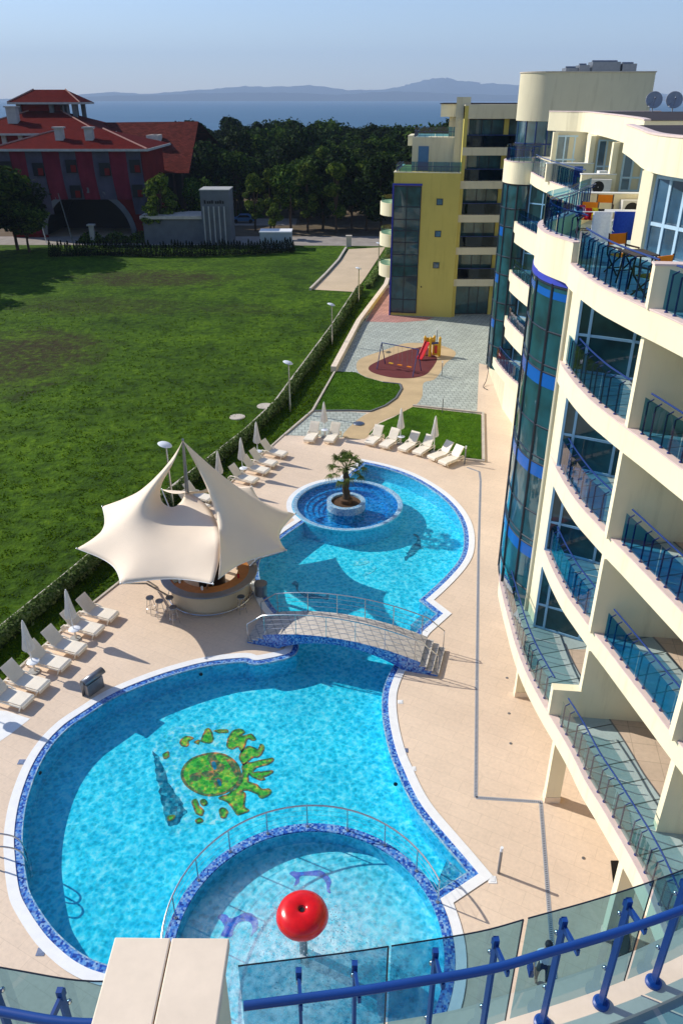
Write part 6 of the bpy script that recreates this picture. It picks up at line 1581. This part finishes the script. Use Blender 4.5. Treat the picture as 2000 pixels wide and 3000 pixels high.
# grass tufts
def tufts(name, pts_fn, n, smin, smax, mat='grass_blades'):
    m = MB()
    for i in range(n):
        p = pts_fn()
        if p is None: continue
        x, y, z = p; s = random.uniform(smin, smax)*(1+max(0, y-25)/70)
        for k in range(2):
            a = random.random()*6.283; w = Vector((math.cos(a), math.sin(a), 0))*s*.5; lean = Vector((random.uniform(-.6, .6), random.uniform(-.6, .6), 1))*s
            c = Vector((x, y, z)); m.add([c-w, c+w, c+lean], [(0, 1, 2)])
    o = m.build(name, mat); stuff(o); return o
def left_of_hedge(x, y):
    return x < yat2(kb, y)-.15
def yat2(line, y):
    for a, b in zip(line[:-1], line[1:]):
        if a.y <= y <= b.y: return a.x+(b.x-a.x)*(y-a.y)/(b.y-a.y)
    return line[-1].x
random.seed(11)
bare = [(g.x, g.y, r) for g, r in ((G(50,1050), 7.0), (G(170,1000), 3.0))]
def fld():
    y = 19+62*random.random()**1.5
    if random.random() < (y-30)/50: return None
    x = -.55*y-4+random.random()*(.55*y+8)
    if noise.noise(Vector((x*1.5, y*1.5, 0)))+.35*noise.noise(Vector((x*.3, y*.3, 5))) < random.uniform(-.12, .18): return None
    for (bx_, by_, r) in bare:
        if math.hypot(x-bx_, (y-by_)*.7) < r*random.uniform(.7, 1.1): return None
    return (x, y, -.03) if left_of_hedge(x, y) else None
tufts('lawn_grass', fld, 130000, .03, .078)
dl_edge = V2([(-14.2,9.5), (-13.6,14.5), (-12.6,18.2), (-11.51,21.49), (-10.03,25.48), (-9.37,26.96), (-3.39,43.3), (-1.9,47.2), (-.45,55.6), (4.5,83)])
def stripg():
    y = 15+65*random.random()**1.7; a, b = yat2(hl, y)+.2, yat2(dl_edge, y)-.1
    return (a+(b-a)*random.random(), y, -.03) if b > a else None
tufts('verge_grass', stripg, 11000, .03, .09)
def inpoly(pl):
    xs = [p[0] for p in pl]; ys = [p[1] for p in pl]
    def f():
        x = random.uniform(min(xs), max(xs)); y = random.uniform(min(ys), max(ys)); c = False; j = len(pl)-1
        for i in range(len(pl)):
            if (pl[i][1] > y) != (pl[j][1] > y) and x < (pl[j][0]-pl[i][0])*(y-pl[i][1])/(pl[j][1]-pl[i][1])+pl[i][0]: c = not c
            j = i
        return (x, y, .03) if c else None
    return f
tufts('small_lawn_grass', inpoly([(p.x, p.y) for p in l1]), 7000, .018, .034, 'grass_dense')
tufts('small_lawn_grass', inpoly([(p.x, p.y) for p in l2]), 6000, .018, .034, 'grass_dense')

# ------------------------------------------------------------------ red hotel, kiosk, container
HY = 118.0
def hx(px, y=HY): return tpx(px, y)
rh = thing('hotel_building', 'dark red hotel with red tiled hip roof, netted front and a wide arch', 'building', (-37, HY, 0))
X0, X1 = hx(22), hx(432)
xa0, xa1 = hx(128), hx(378); axc = (xa0+xa1)/2; ar = (xa1-xa0)/2
# front wall with the arched opening cut out
def front(y0, mat):
    m = MB(); top = 11.7; n = 24
    arcp = [(axc-ar*math.cos(math.pi*i/n), .4+ar*.93*math.sin(math.pi*i/n)) for i in range(n+1)]
    vs = [(X0, y0, 0), (axc-ar, y0, 0)]+[(x, y0, z) for x, z in arcp]+[(axc+ar, y0, 0), (X1, y0, 0), (X1, y0, top), (X0, y0, top)]
    m.add(vs, [tuple(range(len(vs)))]); return m
front(HY, '').build('front_wall', 'hotel_red', rh)
m = MB(); m.add([(X0, HY, 0), (X0, HY+14, 0), (X0, HY+14, 11.7), (X0, HY, 11.7)], [(0, 1, 2, 3)]); m.add([(X1, HY, 0), (X1, HY+14, 0), (X1, HY+14, 11.7), (X1, HY, 11.7)], [(0, 1, 2, 3)]); m.add([(X0, HY+14, 0), (X1, HY+14, 0), (X1, HY+14, 11.7), (X0, HY+14, 11.7)], [(0, 1, 2, 3)]); m.build('side_walls', 'hotel_red', rh)
n = 24; P = []
for r in (ar, ar+.75):
    P.append([(axc-r*math.cos(math.pi*i/n), HY-.12, .4+(r*.93)*math.sin(math.pi*i/n)) for i in range(n+1)])
m = MB(); m.grid(P); m.build('arch_band', 'concrete_dark', rh, thick=.2)
m = MB(); m.grid([[(axc-ar*math.cos(math.pi*i/n), yy, .4+ar*.93*math.sin(math.pi*i/n)) for i in range(n+1)] for yy in (HY, HY+9)]); m.add([(axc-ar, HY+9, 0), (axc+ar, HY+9, 0), (axc+ar, HY+9, 7), (axc-ar, HY+9, 7)], [(0, 1, 2, 3)]); m.build('passage', 'black', rh)
# netting strips over the storeys, with windows behind
cols = [(22,58,'g'),(58,102,'r'),(102,150,'g'),(150,198,'r'),(198,245,'g'),(245,292,'r'),(292,340,'g'),(340,388,'r'),(388,430,'g')]
for (a, b, k) in cols:
    m = MB(); P = []; xa, xb = hx(a), hx(b); zb = 5.2 if 110 < a < 350 else (.6 if k == 'r' else 3.2)
    for i in range(7):
        u = i/6; row = []
        for j in range(8):
            v = j/7; row.append((xa+(xb-xa)*u+.5*v*v*(1 if k == 'r' else .8), HY-.22-.12*math.sin(u*8+v*3)-.1*v, 11.5+(zb-11.5)*v))
        P.append(row)
    m.grid(P); m.build('scaffold_net', 'net_red' if k == 'r' else 'net_grey', rh, True)
for (px, z) in ((135,9.0),(230,9.4),(325,9.0),(412,9.4),(232,6.1),(412,6.2),(45,9.2)):
    x = hx(px); m = MB(); m.box(x-.75, x+.75, HY-.62, HY-.46, z-.7, z+1.0); w_ = m.build('window', 'black', rh)
    m = MB(); m.box(x-.05, x+.65, HY-.68, HY-.63, z-.6, z+.3); m.build('pane', 'hotel_red', w_)
def hip(x0, x1, y0, y1, z0, z1, parent, mat='roof_tiles', name='roof', over=.7, frac=.5, eave=.28, eav='concrete'):
    x0 -= over; x1 += over; y0 -= over; y1 += over; d = min((y1-y0)*.5, (x1-x0)*.5)*frac*2*.98; ym = (y0+y1)/2
    m = MB(); m.add([(x0, y0, z0), (x1, y0, z0), (x1, y1, z0), (x0, y1, z0), (x0+d, ym, z1), (x1-d, ym, z1)], [(0, 1, 5, 4), (1, 2, 5), (2, 3, 4, 5), (3, 0, 4)]); r = m.build(name, mat, parent)
    m = MB(); m.sweep([(x0, y0), (x1, y0), (x1, y1), (x0, y1)], -.05, .2, z0-eave, z0+.02, True); m.build('gutter', eav, r)
    for a, b in (((x0, y0, z0+.03), (x0+d, ym, z1+.05)), ((x1, y0, z0+.03), (x1-d, ym, z1+.05))): m = MB(); m.tube([a, b], .13, 5); m.build('ridge_tiles', 'ridge_pink', r)
    return r
r1 = hip(X0+.4, X1, HY, HY+14, 11.75, 14.0, rh, over=1.1)
for px in (203, 287):
    x = hx(px, 120); m = MB(); m.box(x-.55, x+.55, 120.2, 121.2, 12.0, 14.2); m.box(x-.75, x+.75, 120.0, 121.4, 14.2, 14.4); m.build('chimney', 'concrete', r1)
# second wing and belvedere behind
rh2 = thing('hotel_building', 'red roofed hotel wing with an open belvedere tower behind the netted front', 'building', (-45, 140, 0))
xw0, xw1 = hx(-60, 138), hx(255, 138)
m = MB(); m.box(xw0, xw1, 138, 156, 0, 12.9); m.build('wall', 'hotel_red', rh2); 
for k in range(7):
    x = xw0+1+(xw1-xw0-2)*k/6; m = MB(); m.box(x-.35, x+.35, 137.6, 138, 8, 12.9); m.build('pilaster', 'concrete', rh2)
hip(xw0, xw1+3, 138, 156, 12.95, 16.0, rh2, over=1.4, frac=.45)
bx0, bx1 = hx(95, 146), hx(268, 146)
for x in (bx0+.5, bx0+6, bx0+8.6, bx1-2.2, bx1-.6):
    for y in (146.5, 151.5): m = MB(); m.box(x-.32, x+.32, y-.32, y+.32, 14.5, 17.3); m.build('column', 'concrete_dark', rh2)
m = MB(); m.box(bx0+.3, bx0+6, 147, 151.5, 14.5, 17.3); m.build('belvedere_wall', 'hotel_red', rh2)
hip(bx0, bx1, 146, 152.5, 17.3, 19.2, rh2, over=.8, frac=.42)
m = MB(); m.box(hx(75,140)-.8, hx(75,140)+.8, 141, 142.4, 14, 16.6); m.box(hx(75,140)-1, hx(75,140)+1, 140.8, 142.6, 16.6, 16.8); m.build('chimney', 'concrete', rh2)
bh = thing('pavilion_building', 'long low building with a weathered brown red roof beside the wood', 'building', (-24, 140, 0))
xa, xb = hx(318, 132), hx(565, 132)
m = MB(); m.add([(xa-2, 131, 7.6), (xb, 131, 7.6), (xb-1, 150, 14.35), (xa-4, 150, 14.2), (xa-4, 168, 7.6), (xb+2, 168, 7.6)], [(0, 1, 2, 3), (3, 2, 5, 4)]); rb = m.build('roof', 'roof_brown', bh)
m = MB(); x = hx(470, 140); m.sweep([(x-.9, 139.5), (x+.8, 139.5), (x+.6, 143.5), (x-.7, 143.5)], -.12, .12, 10.2, 12.6, True); m.build('roof_hatch', 'kerb', rb)
m = MB(); m.box(xa-1, xb-1, 133, 166, 0, 7.55); m.build('wall', 'black', bh)
m = MB()
for k in range(10): m.box(xa+k*(xb-xa)/10, xa+k*(xb-xa)/10+.3, 131.6, 131.9, 0, 7.4)
m.build('porch_posts', 'wood_dark', bh)
# grey concrete kiosk with fins
kx0, kx1 = tpx(588, 111.5), tpx(664, 111.5)
kk = thing('transformer_kiosk', 'tall grey concrete kiosk with white vertical fins at the lawn edge', 'kiosk', (kx0, 111.5, 0))
m = MB(); m.box(kx0, kx1+.4, 111.5, 115.5, 0, 7.0); m.build('wall', 'concrete_dark', kk)
m = MB(); m.box(kx0-.08, kx1+.48, 111.42, 115.58, 7.0, 7.12); m.build('roof_slab', 'concrete', kk)
for k in range(5):
    x = kx0+.35+k*(kx1-kx0-.3)/4.6; m = MB(); m.box(x-.09, x+.09, 111.28, 111.5, .2, 5.0); m.build('fin', 'concrete', kk)
m = MB()
for k, (dx, hgt) in enumerate(((.5,.45),(.9,.32),(1.2,.32),(1.5,.42),(2.0,.32),(2.3,.32),(2.6,.42),(2.95,.32))): m.box(kx0+dx, kx0+dx+.22, 111.42, 111.5, 5.35, 5.35+hgt)
stuff(m.build('sign_lettering', 'black', kk))
lb = thing('low_building', 'long low grey building beside the concrete kiosk', 'building', (tpx(480, 112), 112, 0))
m = MB(); m.box(tpx(412, 112), kx0-.02, 112.2, 117, 0, 3.3); m.build('wall', 'concrete_dark', lb)
m = MB(); m.box(tpx(405, 112), kx0-.02, 111.9, 117.2, 3.3, 3.7); m.build('roof', 'kerb', lb)
bx = thing('storage_container', 'white storage container behind the row of conifers', 'container', (tpx(805, 108), 108, 0))
cx0, cx1 = tpx(757, 108), tpx(850, 108)
m = MB(); m.box(cx0, cx1, 108, 110.5, .1, 2.1)
for k in range(14): x = cx0+.15+k*(cx1-cx0-.3)/13; m.box(x-.04, x+.04, 107.96, 108, .2, 2.0)
m.build('body', 'container_grey', bx)
m = MB(); m.box(cx0-.08, cx1+.08, 107.9, 110.6, 2.1, 2.28); m.build('roof', 'white_paint', bx)
def car(px, y, mat, lab, L_=3.9):
    x = tpx(px, y); t = thing('parked_car', lab, 'car', (x, y, 0), 'cars parked under the trees'); P = []
    m = MB(); prof = [(-1.95,.35),(-1.95,.75),(-1.2,.85),(-.65,1.30),(.75,1.32),(1.35,.90),(1.95,.80),(1.98,.35)]
    m.add([(x+a, y-.8, b) for a, b in prof]+[(x+a, y+.8, b) for a, b in prof], [tuple(range(8)), tuple(range(15, 7, -1))]+[(i, (i+1) % 8, 8+(i+1) % 8, 8+i) for i in range(8)]); m.build('body', mat, t)
    m = MB(); m.add([(x-.98, y-.82, .90), (x+1.15, y-.82, .92), (x+.65, y-.82, 1.26), (x-.55, y-.82, 1.25)], [(0, 1, 2, 3)]); m.build('side_window', 'black', t)
    for dx in (-1.2, 1.2):
        m = MB(); m.tube([(x+dx, y-.82, .32), (x+dx, y-.6, .32)], .32, 14); m.build('wheel', 'black', t, True)
car(712, 133, 'door_blue', 'pale blue car parked on the drive behind the kiosk')
sheet('parking_strip', [(tpx(690,136), 130), (tpx(870,136), 130), (tpx(870,138), 138), (tpx(690,138), 138)], -.01, 'asphalt')
def pole(px, y, h, lab, mat='concrete_dark', r=.09, lean=0):
    x = tpx(px, y); m = MB(); m.tube([(x, y, 0), (x+lean, y, h)], [r, r*.7], 8); tag(m.build('utility_pole', mat, None, True), lab, 'pole')
pole(198, 112, 6.6, 'grey utility pole in front of the hotel arch', lean=-1.0); pole(118, 113, 6.2, 'thin white barrier pole left of the hotel arch', 'white_paint', .06, -.7); pole(852, 119, 5.6, 'dark wooden pole between the trees right of the kiosk', 'wood_dark')
m = MB(); m.box(tpx(258, 113)-.3, tpx(258, 113)+.3, 112.8, 113.4, 0, 2.3); m.box(tpx(258, 113)-.5, tpx(258, 113)+.5, 112.6, 113.6, 2.3, 2.5); tag(m.build('gate_pillar', 'concrete'), 'short stone gate pillar with a cap before the hotel arch', 'gate pillar')
m = MB(); m.box(tpx(1022, 110)-.35, tpx(1022, 110)+.35, 110, 110.7, 0, 1.3); m.box(tpx(1022, 110)-.42, tpx(1022, 110)+.42, 109.93, 110.77, 1.3, 1.42); tag(m.build('gate_pillar', 'kerb'), 'small stone gate pillar at the far end of the sandy drive', 'gate pillar')
HAZE = 1.1e-4
# ------------------------------------------------------------------ light, sky, haze, camera
w = bpy.data.worlds.new('World'); S.world = w; w.use_nodes = True
nt = w.node_tree; bg = nt.nodes['Background']
sky = nt.nodes.new('ShaderNodeTexSky'); sky.sky_type = 'NISHITA'; sky.sun_disc = False
EL, AZ = R(33), R(-25)      # shadows run along AZ on the ground
sd = Vector((-math.cos(AZ)*math.cos(EL), -math.sin(AZ)*math.cos(EL), math.sin(EL)))   # towards the sun
sky.sun_elevation = EL; sky.sun_rotation = math.atan2(sd.x, sd.y)
sky.altitude = 0; sky.air_density = 1.0; sky.dust_density = .3; sky.ozone_density = 1.5
tint = mix(nt, 1.0, sky.outputs[0], (.90, .97, 1.20), 'MULTIPLY')
nt.links.new(tint, bg.inputs[0]); bg.inputs[1].default_value = .114
ld_ = bpy.data.lights.new('sun', 'SUN'); ld_.energy = 5.0; ld_.angle = R(.5); ld_.color = (1, .95, .86)
so = bpy.data.objects.new('sun', ld_); C.objects.link(so); so.rotation_euler = sd.to_track_quat('Z', 'Y').to_euler(); so.location = (-60, 30, 60)
if HAZE:
    m, nt2, o = newmat('haze')
    v = N(nt2, 'ShaderNodeVolumePrincipled'); v.inputs['Color'].default_value = (.58, .76, 1.0, 1); v.inputs['Density'].default_value = HAZE; v.inputs['Anisotropy'].default_value = .0
    nt2.links.new(v.outputs[0], o.inputs['Volume']); MATS['haze'] = m
    hb = MB(); hb.box(-9500, 9500, -300, 13500, -18, 620); stuff(hb.build('haze', 'haze'))
cam = bpy.data.cameras.new('camera'); co = bpy.data.objects.new('camera', cam); C.objects.link(co)
co.location = (0, 0, H); co.rotation_euler = (math.pi/2-PITCH, 0, 0)
cam.sensor_fit = 'VERTICAL'; cam.sensor_height = 36; cam.sensor_width = 24; cam.lens = 36*F/3000; cam.clip_end = 40000; cam.clip_start = .05
S.camera = co
S.view_settings.view_transform = 'Standard'; S.view_settings.look = 'None'; S.view_settings.exposure = .22; S.view_settings.gamma = 1
S.cycles.use_denoising = True; S.cycles.max_bounces = 8; S.cycles.transparent_max_bounces = 24; S.cycles.caustics_reflective = False; S.cycles.caustics_refractive = False
S.cycles.volume_bounces = 0
